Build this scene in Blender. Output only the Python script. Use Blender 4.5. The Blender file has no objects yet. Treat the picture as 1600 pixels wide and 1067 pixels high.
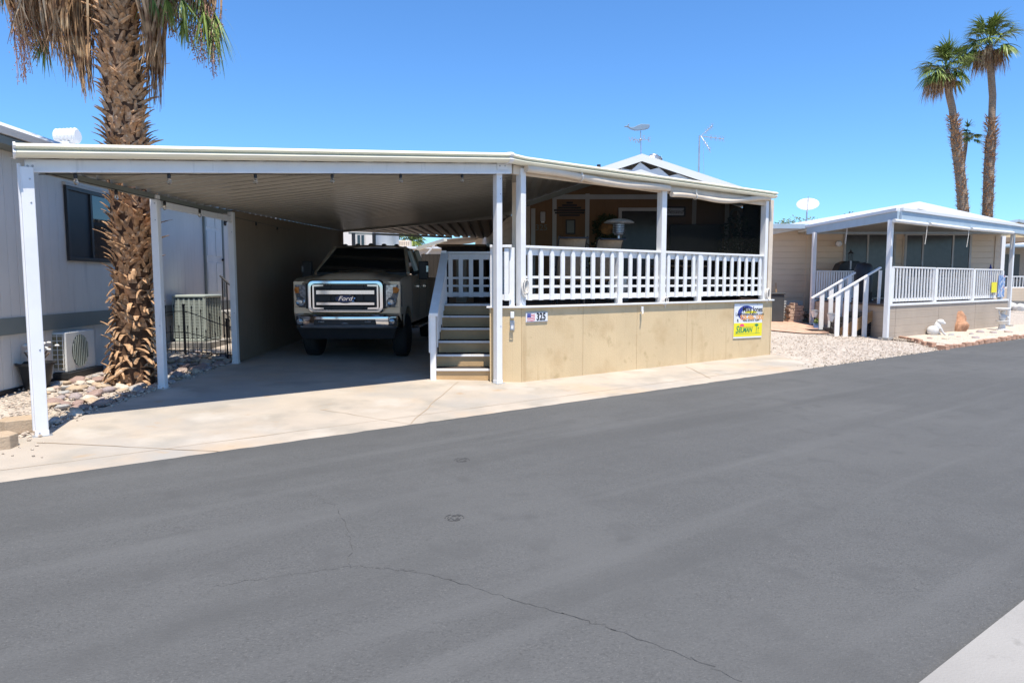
import bpy, bmesh, math, random
from mathutils import Vector, Matrix, noise
R = math.radians
rnd = random.Random(7)
scene = bpy.context.scene
COL = scene.collection

# ------------------------------------------------------------------ camera
F = 1080.0; CH = 1.65; HY = 440.0
TH = math.atan((533.5-HY)/F)
cd = bpy.data.cameras.new('camera'); cam = bpy.data.objects.new('camera', cd); COL.objects.link(cam)
cam.location = (0, 0, CH); cam.rotation_euler = (math.pi/2-TH, 0, 0)
cd.sensor_width = 36; cd.lens = 36*F/1600; cd.clip_end = 3000; cd.clip_start = .05
scene.camera = cam
def ray(px, py):
    a = (px-800)/F; b = (533.5-py)/F; c, s = math.cos(TH), math.sin(TH)
    return Vector((a, c+b*s, -s+b*c))
def PY(px, py, Y):                       # point of the view ray at world depth Y
    d = ray(px, py); t = Y/d.y
    return Vector((d.x*t, Y, CH+d.z*t))
def PZ(px, py, z):
    d = ray(px, py); t = (z-CH)/d.z
    return Vector((d.x*t, d.y*t, z))
SD = Vector((.797, .604, 0)).normalized(); ND = Vector((-SD.y, SD.x, 0))
O = PZ(800, 641.8, 0)
def dd(p): return (Vector((p[0], p[1], 0))-O).dot(ND)
def ss(p): return (Vector((p[0], p[1], 0))-O).dot(SD)
KG = .034; DG = 15.0
def gz(x, y):
    d = dd((x, y)); return KG*min(max(d, 0), DG)
def SN(s, d, z=None):
    p = O+SD*s+ND*d
    return Vector((p.x, p.y, (KG*min(max(d, 0), DG)) if z is None else z))
def G(px, py):
    z = 0
    for i in range(30):
        p = PZ(px, py, z); z = z*.5+.5*gz(p.x, p.y)
    return Vector((p.x, p.y, gz(p.x, p.y)))
def PL(px, py, p0, dr):                  # point on the vertical plane through p0 along dr
    n = Vector((-dr[1], dr[0], 0)); d = ray(px, py); o = Vector((0, 0, CH))
    t = (Vector((p0[0], p0[1], 0))-o).dot(n)/d.dot(n)
    return o+d*t

# ------------------------------------------------------------------ materials
MC = {}
def mat(name, col, rough=.6, metal=0, var=.12, vs=3.0, bump=0, bs=40, groove=None, speck=None, spec=.4, trans=0, detail=4, stain=None, coat=0, streak=None, lanes=None):
    if name in MC: return MC[name]
    m = bpy.data.materials.new(name); m.use_nodes = True; MC[name] = m
    nt = m.node_tree; N = nt.nodes; L = nt.links; b = N['Principled BSDF']
    b.inputs['Roughness'].default_value = rough; b.inputs['Metallic'].default_value = metal
    b.inputs['Specular IOR Level'].default_value = spec
    b.inputs['Coat Weight'].default_value = coat
    if trans: b.inputs['Transmission Weight'].default_value = trans
    tc = N.new('ShaderNodeTexCoord'); co = tc.outputs['Object']
    def mix(a, bcol, fac):
        x = N.new('ShaderNodeMix'); x.data_type = 'RGBA'
        if hasattr(a, 'links'): L.new(a, x.inputs[6])
        else: x.inputs[6].default_value = (*a, 1)
        x.inputs[7].default_value = (*bcol, 1); L.new(fac, x.inputs[0]); return x.outputs[2]
    def nz(scale, det=4, lo=.35, hi=.65, vec=None, rg=.55):
        n = N.new('ShaderNodeTexNoise'); n.inputs['Scale'].default_value = scale; n.inputs['Detail'].default_value = det; n.inputs['Roughness'].default_value = rg
        L.new(vec or co, n.inputs['Vector'])
        mr = N.new('ShaderNodeMapRange'); mr.inputs[1].default_value = lo; mr.inputs[2].default_value = hi; L.new(n.outputs[0], mr.inputs[0])
        return mr.outputs[0]
    c = mix([x*(1-var) for x in col], [min(1, x*(1+var)) for x in col], nz(vs, detail))
    if speck:
        for sc, cc, lo, hi in speck: c = mix(c, cc, nz(sc, 2, lo, hi))
    if stain:
        for sc, cc, lo, hi in stain: c = mix(c, cc, nz(sc, 5, lo, hi))
    if streak:                            # vertical rain streaks / wood grain
        mp = N.new('ShaderNodeMapping'); mp.inputs['Scale'].default_value = streak[1]; L.new(co, mp.inputs[0])
        c = mix(c, streak[0], nz(1, 4, streak[2], streak[3], mp.outputs[0]))
    if lanes:                             # long faint wear bands that follow the street
        mp = N.new('ShaderNodeMapping'); mp.vector_type = 'TEXTURE'; mp.inputs['Rotation'].default_value = (0, 0, math.atan2(.604, .797)); mp.inputs['Scale'].default_value = (9, .9, 1); L.new(co, mp.inputs[0])
        c = mix(c, lanes, nz(1, 4, .50, .78, mp.outputs[0]))
        mp = N.new('ShaderNodeMapping'); mp.vector_type = 'TEXTURE'; mp.inputs['Rotation'].default_value = (0, 0, math.atan2(.604, .797)); mp.inputs['Scale'].default_value = (5, .35, 1); mp.inputs['Location'].default_value = (7, 3, 0); L.new(co, mp.inputs[0])
        c = mix(c, [x*1.5 for x in lanes], nz(1, 5, .54, .80, mp.outputs[0]))
    L.new(c, b.inputs['Base Color'])
    hsock = None
    if bump:
        n = N.new('ShaderNodeTexNoise'); n.inputs['Scale'].default_value = bs; n.inputs['Detail'].default_value = 3; L.new(co, n.inputs['Vector'])
        bp = N.new('ShaderNodeBump'); bp.inputs['Strength'].default_value = min(1, bump); bp.inputs['Distance'].default_value = .01
        L.new(n.outputs[0], bp.inputs['Height']); hsock = bp.outputs[0]
    if groove:                            # (direction, period, groove width fraction, depth)
        dr, per, wf, dep = groove
        dt = N.new('ShaderNodeVectorMath'); dt.operation = 'DOT_PRODUCT'; L.new(co, dt.inputs[0]); dt.inputs[1].default_value = dr
        dv = N.new('ShaderNodeMath'); dv.operation = 'DIVIDE'; L.new(dt.outputs['Value'], dv.inputs[0]); dv.inputs[1].default_value = per
        fr = N.new('ShaderNodeMath'); fr.operation = 'FRACT'; L.new(dv.outputs[0], fr.inputs[0])
        pp = N.new('ShaderNodeMath'); pp.operation = 'PINGPONG'; L.new(fr.outputs[0], pp.inputs[0]); pp.inputs[1].default_value = .5
        mr = N.new('ShaderNodeMapRange'); L.new(pp.outputs[0], mr.inputs[0]); mr.inputs[1].default_value = 0; mr.inputs[2].default_value = wf
        bp = N.new('ShaderNodeBump'); bp.inputs['Strength'].default_value = 1; bp.inputs['Distance'].default_value = dep
        L.new(mr.outputs[0], bp.inputs['Height'])
        if hsock: L.new(hsock, bp.inputs['Normal'])
        hsock = bp.outputs[0]
    if hsock: L.new(hsock, b.inputs['Normal'])
    return m

sdir = tuple(SD)
M_asph = mat('asphalt', (.098, .0995, .0985), .88, var=.05, vs=.6, bump=.6, bs=90, spec=.25,
             speck=[(60, (.076, .077, .076), .50, .72), (100, (.150, .148, .143), .60, .75), (38, (.115, .115, .113), .60, .75)], stain=[(.35, (.114, .115, .113), .48, .70), (1.1, (.085, .086, .085), .56, .75), (3.3, (.089, .09, .089), .55, .7), (1.9, (.072, .072, .071), .70, .82)], lanes=(.079, .080, .079))
M_conc = mat('concrete', (.43, .375, .31), .85, var=.07, vs=1.2, bump=.3, bs=90, spec=.25,
             stain=[(.55, (.46, .355, .25), .52, .70), (1.5, (.325, .295, .25), .49, .70), (.4, (.35, .33, .30), .52, .66), (.9, (.48, .44, .385), .55, .7), (3.1, (.40, .29, .19), .64, .8)], speck=[(150, (.30, .265, .22), .6, .8)])
M_walk = mat('pale_concrete', (.30, .288, .268), .85, var=.06, vs=1.5, bump=.3, bs=90, stain=[(2.2, (.28, .27, .25), .52, .74), (9, (.26, .25, .23), .62, .74)], spec=.25)
M_gravel = mat('gravel', (.45, .40, .345), .9, var=.12, vs=2, bump=1, bs=24, spec=.2, speck=[(17, (.25, .22, .185), .50, .62), (22, (.56, .50, .43), .53, .64), (13, (.40, .29, .22), .58, .68)])
M_white = mat('white_painted_metal', (.75, .75, .75), .45, var=.03, vs=4, streak=((.55, .56, .57), (14, 14, 1.2), .6, .8))
M_wood_w = mat('white_painted_wood', (.78, .775, .76), .55, var=.04, vs=6, bump=.2, bs=50, streak=((.62, .62, .60), (25, 25, 2.5), .62, .8))
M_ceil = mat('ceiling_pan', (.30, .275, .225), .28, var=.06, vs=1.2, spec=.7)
M_gut = mat('cream_gutter', (.80, .77, .62), .3, var=.03, vs=2)
M_tan = mat('tan_siding', (.635, .485, .285), .75, var=.05, vs=1.2, bump=.5, bs=60, groove=(sdir, .205, .03, .002), streak=((.52, .37, .20), (7, 7, .45), .60, .76), stain=[(1.6, (.55, .40, .22), .5, .7), (5, (.50, .37, .20), .6, .75)])
M_riser = mat('brown_tan_riser', (.52, .345, .175), .75, var=.08, vs=3, bump=.4, bs=60)
M_tanx = mat('tan_siding_front', (.635, .485, .285), .75, var=.05, vs=1.2, bump=.5, bs=60, groove=((1, 0, 0), .205, .03, .002))
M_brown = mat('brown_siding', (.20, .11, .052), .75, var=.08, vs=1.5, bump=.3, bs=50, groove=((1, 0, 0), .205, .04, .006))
M_lap = mat('lap_siding', (.58, .48, .37), .7, var=.05, vs=1.5, groove=((0, 0, 1), .2, .07, .012))
M_encl = mat('enclosure_panel', (.235, .175, .12), .7, var=.08, vs=1.0, groove=((0, 1, 0), .2, .06, .008))
M_nwall = mat('white_ribbed_siding', (.66, .615, .56), .55, var=.04, vs=1.2, groove=((0, 1, 0), .2, .05, .006), streak=((.50, .475, .44), (4, 4, .5), .6, .8))
M_band = mat('grey_band', (.19, .205, .185), .6, var=.06, vs=2)
M_black = mat('black_metal', (.018, .018, .02), .45, var=.2)
M_iron = mat('black_iron', (.015, .015, .017), .5, var=.2)
M_plastic = mat('black_plastic', (.02, .021, .023), .5, var=.15)
M_glassd = mat('dark_glass', (.012, .014, .016), .04, var=.05, spec=.8)
M_screen = mat('dark_screen_glass', (.03, .033, .036), .22, var=.2, vs=6, spec=.6)
M_alum = mat('galvanised', (.62, .64, .66), .35, metal=.8, var=.08, vs=8)
M_steel = mat('steel', (.42, .44, .47), .4, metal=.7, var=.1, vs=8)
M_chrome = mat('chrome', (.62, .62, .64), .09, metal=1, var=.02)
M_paint = mat('truck_pale_gold_paint', (.52, .40, .28), .28, metal=.25, var=.02, coat=.6)
M_rub = mat('tyre_rubber', (.02, .02, .02), .85, var=.2, bump=.3, bs=60)
M_lens = mat('clear_lens', (.30, .31, .33), .12, metal=.6, var=.5, vs=22)
M_amber = mat('amber_lens', (.62, .22, .05), .15, var=.1)
M_redl = mat('red_lens', (.5, .03, .02), .2, var=.1)
M_trim = mat('white_trim', (.45, .43, .40), .6, var=.05)
M_tread = mat('dark_tread', (.05, .04, .035), .85, var=.2, vs=10, bump=.3)
M_wood = mat('bare_wood', (.42, .25, .12), .7, var=.15, vs=5, streak=((.30, .17, .08), (3, 3, 40), .5, .7))
M_cream = mat('cream_fabric', (.68, .575, .455), .85, var=.06, vs=4, bump=.5, bs=12)
M_rope = mat('white_rope', (.72, .68, .62), .9, var=.1, vs=20)
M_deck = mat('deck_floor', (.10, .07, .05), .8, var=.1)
M_boot = mat('palm_boot', (.44, .265, .145), .85, var=.3, vs=9, bump=.5, bs=40, speck=[(14, (.20, .115, .06), .5, .66), (22, (.56, .44, .32), .58, .72)])
M_tkcore = mat('palm_core', (.085, .045, .025), .95, var=.3, vs=8, bump=1, bs=20)
M_tksm = mat('palm_trunk_grey', (.27, .20, .145), .9, var=.15, vs=6, bump=.8, bs=20, groove=((0, 0, 1), .12, .2, .02))
M_dead = mat('dead_frond', (.40, .255, .14), .85, var=.35, vs=4, speck=[(5, (.20, .105, .055), .48, .60), (3, (.50, .37, .23), .56, .66)])
M_seed = mat('seed_cluster', (.36, .19, .13), .85, var=.3, vs=14)
M_frond = mat('green_frond', (.19, .255, .06), .5, var=.3, vs=4)
M_leaf = mat('tree_leaf', (.075, .115, .03), .6, var=.35, vs=2)
M_backdrop = mat('dark_backdrop', (.05, .042, .036), .8, groove=((1, 0, 0), .15, .07, .01))  # dark tone for the added backdrop and the awning's added back wall
M_desl = mat('desert_leaf', (.16, .19, .085), .7, var=.3, vs=3)
M_leafd = mat('dark_leaf', (.03, .05, .018), .6, var=.35, vs=6)
M_bark = mat('bark', (.14, .10, .07), .9, var=.2, vs=8)
M_ac = mat('ac_casing', (.36, .40, .36), .5, var=.05)
M_acw = mat('ac_white', (.66, .66, .63), .5, var=.05)
M_acd = mat('ac_dark_grille', (.09, .10, .095), .6, var=.2, vs=20)
M_paver = mat('tan_paver', (.42, .32, .22), .9, var=.1, vs=6, bump=.6, bs=50)
M_path = mat('red_brick_path', (.56, .36, .26), .9, var=.12, vs=3, bump=.4, bs=50, speck=[(9, (.45, .26, .18), .55, .65)])
M_brick = mat('tan_brick', (.50, .36, .27), .85, var=.15, vs=8, bump=.4)
M_blueg = mat('blue_grey_fascia', (.36, .45, .52), .5, var=.05)
M_roofw = mat('white_roof', (.70, .71, .72), .5, var=.03, vs=1)
M_beige = mat('beige_siding', (.66, .52, .38), .7, var=.04, vs=1.5, groove=((0, 0, 1), .21, .05, .01))
M_taupe = mat('taupe_skirt', (.40, .33, .26), .75, var=.05, vs=1.5, groove=((0, 0, 1), .2, .04, .008))
M_rockr = mat('rust_rock', (.45, .24, .14), .9, var=.3, vs=8, bump=.8, bs=14)
M_statue = mat('white_statue', (.62, .61, .585), .7, var=.06, vs=9)
M_potb = mat('grey_plastic_bin', (.06, .065, .07), .5, var=.1)
M_sling = mat('tan_sling', (.30, .235, .165), .7, var=.1, vs=20)
M_wick = mat('dark_wicker', (.035, .03, .028), .75, var=.2, vs=20, bump=.5)
M_tarp = mat('black_cover', (.022, .022, .024), .5, var=.25, vs=3, bump=.6, bs=4)
M_red = mat('sign_red', (.55, .03, .04), .5); M_navy = mat('sign_navy', (.03, .05, .28), .5)
M_yel = mat('sign_yellow', (.80, .70, .02), .5, var=.03); M_grn = mat('sign_green', (.02, .25, .10), .5)
M_pink = mat('sign_pink', (.80, .05, .20), .5); M_orange = mat('sign_orange', (.85, .36, .04), .5)
M_signw = mat('sign_white', (.74, .75, .78), .45, var=.02); M_ink = mat('ink_black', (.012, .012, .012), .6)
M_skyb = mat('sign_blue', (.10, .24, .55), .5, var=.4, vs=14)
M_ban = mat('banner_print', (.16, .27, .50), .6, var=.2, vs=8, speck=[(9, (.55, .58, .62), .5, .58), (5, (.35, .08, .09), .6, .66)])
M_bulb = mat('clear_bulb', (.9, .88, .8), .05, var=.02, trans=1)
M_orpic = mat('painted_sun_face', (.26, .12, .035), .6, var=.6, vs=7)
M_whale = mat('blue_grey_whale', (.19, .27, .36), .6, var=.1)
M_crack = mat('crack_fill', (.078, .078, .076), .9, var=.6, vs=9)
M_joint = mat('joint_shadow', (.30, .23, .17), .9)
M_orangej = mat('rust_joint', (.36, .275, .19), .9)
M_soil = mat('soil', (.16, .11, .075), .95, var=.2, vs=10, bump=.8)
ROCKM = [mat('river_rock_%s' % n, c, .8, var=.15, vs=6, bump=.4, bs=20) for n, c in
         (('pink', (.42, .33, .28)), ('tan', (.48, .41, .32)), ('grey', (.36, .35, .335)), ('red', (.31, .22, .19)), ('cream', (.55, .49, .41)), ('mauve', (.32, .27, .265)), ('ochre', (.44, .34, .24)))]

# ------------------------------------------------------------------ mesh builder
def wm(o):
    M = o.matrix_basis
    return (wm(o.parent) @ o.matrix_parent_inverse @ M) if o.parent else M.copy()
class MB:
    def __init__(s, M=None): s.v = []; s.f = []; s.M = M
    def add(s, vs, fs):
        k = len(s.v)
        for p in vs:
            p = Vector(p); s.v.append(s.M @ p if s.M else p)
        s.f += [tuple(k+i for i in f) for f in fs]; return s
    def box(s, x0, x1, y0, y1, z0, z1, tx=0, ty=0):
        vs = [(x0, y0, z0), (x1, y0, z0), (x1, y1, z0), (x0, y1, z0), (x0+tx, y0+ty, z1), (x1-tx, y0+ty, z1), (x1-tx, y1-ty, z1), (x0+tx, y1-ty, z1)]
        return s.add(vs, [(3, 2, 1, 0), (4, 5, 6, 7), (0, 1, 5, 4), (1, 2, 6, 5), (2, 3, 7, 6), (3, 0, 4, 7)])
    def beam(s, a, b, w, h, up=(0, 0, 1)):            # box along a->b, w across, h along up
        a = Vector(a); b = Vector(b); d = (b-a).normalized(); u = Vector(up); x = d.cross(u)
        if x.length < 1e-4: x = Vector((1, 0, 0))
        x.normalize(); u = x.cross(d); vs = []
        for p in (a, b):
            for i, j in ((-1, -1), (1, -1), (1, 1), (-1, 1)): vs.append(p+x*(i*w/2)+u*(j*h/2))
        return s.add(vs, [(0, 1, 2, 3), (7, 6, 5, 4), (0, 4, 5, 1), (1, 5, 6, 2), (2, 6, 7, 3), (3, 7, 4, 0)])
    def prism(s, poly, off):                            # 3D polygon extruded by vector
        off = Vector(off); n = len(poly); p = [Vector(q) for q in poly]
        return s.add(p+[q+off for q in p], [tuple(range(n))[::-1], tuple(range(n, 2*n))]+[(i, (i+1) % n, n+(i+1) % n, n+i) for i in range(n)])
    def tube(s, pts, r, n=8, cap=True):
        pts = [Vector(p) for p in pts]; m = len(pts); rs = r if isinstance(r, (list, tuple)) else [r]*m; vs = []
        prev = None
        for i, p in enumerate(pts):
            d = (pts[min(i+1, m-1)]-pts[max(i-1, 0)])
            d = d.normalized() if d.length > 1e-9 else Vector((0, 0, 1))
            if prev is None: x = d.orthogonal().normalized()
            else:
                x = prev-d*prev.dot(d); x = x.normalized() if x.length > 1e-6 else d.orthogonal().normalized()
            prev = x; y = d.cross(x)
            for k in range(n):
                a = 2*math.pi*k/n; vs.append(p+(x*math.cos(a)+y*math.sin(a))*rs[i])
        fs = [(i*n+k, i*n+(k+1) % n, (i+1)*n+(k+1) % n, (i+1)*n+k) for i in range(m-1) for k in range(n)]
        if cap: fs += [tuple(range(n))[::-1], tuple((m-1)*n+k for k in range(n))]
        return s.add(vs, fs)
    def cyl(s, a, b, r, r2=None, n=16): return s.tube([a, b], [r, r if r2 is None else r2], n)
    def lathe(s, c, prof, n=20, axis=None):             # prof: (r, z)
        vs = []; c = Vector(c); ax = Vector(axis or (0, 0, 1)).normalized(); x = ax.orthogonal().normalized(); y = ax.cross(x)
        for r, z in prof:
            for k in range(n):
                a = 2*math.pi*k/n; vs.append(c+ax*z+(x*math.cos(a)+y*math.sin(a))*r)
        m = len(prof)
        fs = [(i*n+k, i*n+(k+1) % n, (i+1)*n+(k+1) % n, (i+1)*n+k) for i in range(m-1) for k in range(n)]
        return s.add(vs, fs+[tuple(range(n))[::-1], tuple((m-1)*n+k for k in range(n))])
    def ball(s, c, r, n=12, m=8, jit=0, seed=0):
        r = r if hasattr(r, '__len__') else (r, r, r); vs = [(0, 0, -1)]
        for i in range(1, m):
            t = math.pi*i/m
            for k in range(n): vs.append((math.sin(t)*math.cos(2*math.pi*k/n), math.sin(t)*math.sin(2*math.pi*k/n), -math.cos(t)))
        vs.append((0, 0, 1)); out = []
        for p in vs:
            q = Vector(p)
            if jit: q = q*(1+jit*noise.noise(q*1.3+Vector((seed*3.7, seed*1.3, seed))))
            out.append((c[0]+q.x*r[0], c[1]+q.y*r[1], c[2]+q.z*r[2]))
        L = len(out)-1
        fs = [(0, 1+(k+1) % n, 1+k) for k in range(n)]
        fs += [(1+i*n+k, 1+i*n+(k+1) % n, 1+(i+1)*n+(k+1) % n, 1+(i+1)*n+k) for i in range(m-2) for k in range(n)]
        fs += [(L, 1+(m-2)*n+k, 1+(m-2)*n+(k+1) % n) for k in range(n)]
        return s.add(out, fs)
    def build(s, name, m, parent=None, bev=0, smooth=None, loc=None, calc=True):
        me = bpy.data.meshes.new(name); o3 = Vector(loc) if loc is not None else Vector((0, 0, 0))
        me.from_pydata([tuple(v-o3) for v in s.v], [], s.f)
        if calc:
            bm = bmesh.new(); bm.from_mesh(me); bmesh.ops.recalc_face_normals(bm, faces=bm.faces); bm.to_mesh(me); bm.free()
        o = bpy.data.objects.new(name, me); COL.objects.link(o); me.materials.append(m); o.location = o3
        if smooth:
            for p in me.polygons: p.use_smooth = True
            me.set_sharp_from_angle(angle=R(smooth))
        if bev:
            b = o.modifiers.new('bevel', 'BEVEL'); b.width = bev; b.segments = 2; b.limit_method = 'ANGLE'
        if parent is not None:
            o.parent = parent; o.matrix_parent_inverse = wm(parent).inverted()
        return o
def tag(o, label=None, cat=None, group=None, kind=None):
    for k, v in (('label', label), ('category', cat), ('group', group), ('kind', kind)):
        if v: o[k] = v
    return o
def thing(name, label, cat, loc, group=None):
    o = bpy.data.objects.new(name, None); COL.objects.link(o); o.location = loc; o.empty_display_size = .2
    return tag(o, label, cat, group)
def dup(root, loc, rz=0, label=None, sc=None):
    r = root.copy(); COL.objects.link(r); r.location = loc; r.rotation_euler = (0, 0, rz)
    if label: r['label'] = label
    if sc: r.scale = (sc, sc, sc)
    for ch in list(root.children):
        c = ch.copy(); COL.objects.link(c); c.parent = r
        for g in ch.children:
            q = g.copy(); COL.objects.link(q); q.parent = c
    return r
def text(s, size, Mx, m, name, parent=None, ext=.002, shear=0, sp=1.0, bold=0, sx=1.0):
    cu = bpy.data.curves.new('t', 'FONT'); cu.body = s; cu.size = size; cu.extrude = ext; cu.shear = shear; cu.align_x = 'CENTER'; cu.align_y = 'CENTER'; cu.space_character = sp; cu.offset = bold; cu.resolution_u = 3
    t = bpy.data.objects.new('t', cu); COL.objects.link(t)
    bpy.context.view_layer.update()
    me = bpy.data.meshes.new_from_object(t.evaluated_get(bpy.context.evaluated_depsgraph_get())); bpy.data.objects.remove(t)
    mb = MB(Mx @ Matrix.Diagonal((sx, 1, 1, 1))); mb.add([v.co for v in me.vertices], [tuple(p.vertices) for p in me.polygons])
    return mb.build(name, m, parent, calc=False)
def frame(o, xd):                       # local x along xd, y up, z out of the wall towards the viewer
    x = Vector(xd).normalized(); y = Vector((0, 0, 1)); z = x.cross(y)
    m = Matrix((x, y, z)).transposed().to_4x4(); m.translation = Vector(o); return m
def wallM(o, xd):                       # local x along wall, y into it (away from viewer), z up
    x = Vector(xd).normalized(); z = Vector((0, 0, 1)); y = z.cross(x)
    m = Matrix((x, y, z)).transposed().to_4x4(); m.translation = Vector(o); return m

#@@SETTING
# ------------------------------------------------------------------ setting
def sheet(name, ds, s0, s1, off, m):    # strips in road coordinates
    mb = MB(); n = len(ds)
    S = [s0+(s1-s0)*i/12 for i in range(13)]
    mb.add([SN(s, d)+Vector((0, 0, off)) for d in ds for s in S], [(i*13+j, i*13+j+1, (i+1)*13+j+1, (i+1)*13+j) for i in range(n-1) for j in range(12)])
    return tag(mb.build(name, m), kind='structure')
sheet('ground', [-400, -40, 0, 5, 10, 15, 60, 700], -500, 700, -.02, M_gravel)
DS = dd(PZ(1600, 945, 0))
rj = random.Random(77); S_ = [-300, -60, -20]+[-9+i*.12 for i in range(300)]+[45, 120, 500]; mb = MB(); vs = []
for s_ in S_: vs += [SN(s_, DS+rj.gauss(0, .007), 0)+Vector((0, 0, .006)), SN(s_, rj.gauss(0, .007), 0)+Vector((0, 0, .006))]
mb.add(vs, [(2*i, 2*i+2, 2*i+3, 2*i+1) for i in range(len(S_)-1)]); tag(mb.build('road', M_asph), kind='structure')
sheet('sidewalk', [DS-1.6, DS], -300, 500, .03, M_walk)
def planar(name, pts, off, m, parent=None):
    mb = MB(); mb.add([Vector((p[0], p[1], gz(p[0], p[1])+off)) for p in pts], [tuple(range(len(pts)))])
    return mb.build(name, m, parent)
def ribbon(mb, pts, w, off):
    P = [Vector((p[0], p[1], 0)) for p in pts]; vs = []
    for i, p in enumerate(P):
        t = (P[min(i+1, len(P)-1)]-P[max(i-1, 0)]).normalized(); n = Vector((-t.y, t.x, 0))
        ww = w*(.6+.8*rnd.random())
        for q in (p-n*ww/2, p+n*ww/2): vs.append((q.x, q.y, gz(q.x, q.y)+off))
    mb.add(vs, [(2*i, 2*i+1, 2*i+3, 2*i+2) for i in range(len(P)-1)])
def wob(p, q, n, a):
    p = Vector(p); q = Vector(q); return [p.lerp(q, i/n)+Vector((rnd.gauss(0, a), rnd.gauss(0, a), 0)) for i in range(n+1)]
# driveway + apron (one cast surface)
DRV = [SN(-9, .0), SN(7.75, 0), G(1262, 568), G(1205, 553)]
CA = G(815, 597.5)                      # deck corner
P1 = G(66, 680); P2 = G(255, 607); P3 = G(369, 568)
DRV += [SN(ss(G(1205, 553)), dd(CA)+1.5), Vector((1.5, 20, 0)), Vector((-4.75, 20, 0)), P3+Vector((-.12, 0, 0)), P2+Vector((-.12, 0, 0)), P1+Vector((-.1, .1, 0)), G(-200, 760)]
dw = planar('driveway', DRV, .004, M_conc); tag(dw, kind='structure')
jm = MB(); d1 = dd(G(400, 683))
ribbon(jm, wob(SN(-9, d1), SN(8.0, d1), 60, .006), .007, .008)
ribbon(jm, wob(G(60, 692), G(345, 706), 12, .006), .012, .008)
ribbon(jm, wob(G(640, 663), G(715, 597), 10, .008), .010, .008)
ribbon(jm, wob(G(640, 663), G(500, 640), 10, .008), .006, .008)
ribbon(jm, wob(G(1073, 573), G(1110, 592), 6, .008), .012, .008)
jm.build('joint', M_orangej, dw)
cm = MB()
def crack(pts, w=.012):
    out = []
    for a, b in zip(pts, pts[1:]): out += wob(PZ(*a, 0), PZ(*b, 0), 9, .012)
    ribbon(cm, out, w, .009)
crack([(640, 893), (700, 907), (790, 935), (880, 962), (960, 985), (1080, 1030), (1160, 1067)], .0028)
crack([(330, 918), (420, 905), (500, 893), (548, 886), (600, 890), (640, 893)], .0022)
crack([(548, 886), (545, 830), (522, 790), (480, 770)], .0022)
tag(cm.build('road_crack', M_crack), kind='structure')
rm = MB()
for px, py, r in ((722, 718, .075), (710, 808, .07)):
    c = PZ(px, py, .009)
    for q in range(3):
        rr = r*(1-.28*q); n = 22
        vs = [(c.x+math.cos(2*math.pi*k/n)*x, c.y+math.sin(2*math.pi*k/n)*x, .0095) for x in (rr-.008, rr) for k in range(n)]
        rm.add(vs, [(k, (k+1) % n, n+(k+1) % n, n+k) for k in range(n) if (k+q*5) % 7 < 5])
tag(rm.build('survey_mark', mat('faded_mark', (.08, .08, .079), .9)), kind='structure')

def pebbles(name, pts_, m, rmin, rmax, label, seed):
    rp = random.Random(seed); mb = MB()
    for x, y in pts_:
        r = rp.uniform(rmin, rmax); mb.ball((x, y, gz(x, y)+r*.35+.006), (r, r*rp.uniform(.6, 1), r*.6), 6, 4, .5, rp.randrange(99))
    tag(mb.build(name, m, smooth=60), label, 'gravel', kind='stuff')
rq = random.Random(5); pp = []
for i in range(420):                       # grit along the rock bed, the paver edge and the gravel fan
    Y = rq.uniform(6.6, 12); pp.append((-5.02-abs(rq.gauss(0, .25))+.10*(rq.random() < .25), Y))
for i in range(120): p = SN(rq.uniform(-7.5, -4.8), 1.25+rq.gauss(0, .25)); pp.append((p.x, p.y))
for i in range(260): p = SN(rq.uniform(7.2, 13.5), abs(rq.gauss(0, .25))-.06); pp.append((p.x, p.y))
pebbles('loose_gravel', pp, mat('loose_pebble', (.44, .37, .30), .9, var=.45, vs=30), .008, .026, 'loose grit and small pebbles scattered along the concrete and asphalt edges', 3)
pp = []
for i in range(1500): p = SN(rq.uniform(8.6, 16.5), rq.uniform(.15, 3.6)); pp.append((p.x, p.y))
for i in range(700): pp.append((rq.uniform(-6.9, -5.0), rq.uniform(7.2, 9.8)))
pp = [q for q in pp if not (q[0] < 5.7 and q[0] > -1) and dd(q) > .05 and (dd(q) < 1.9 or q[0] < 10)]
pebbles('gravel_stones', pp, mat('gravel_pebble', (.44, .37, .305), .9, var=.30, vs=24), .009, .024, 'pale gravel stones covering the yard beside the porch and the left wall', 4)
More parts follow.
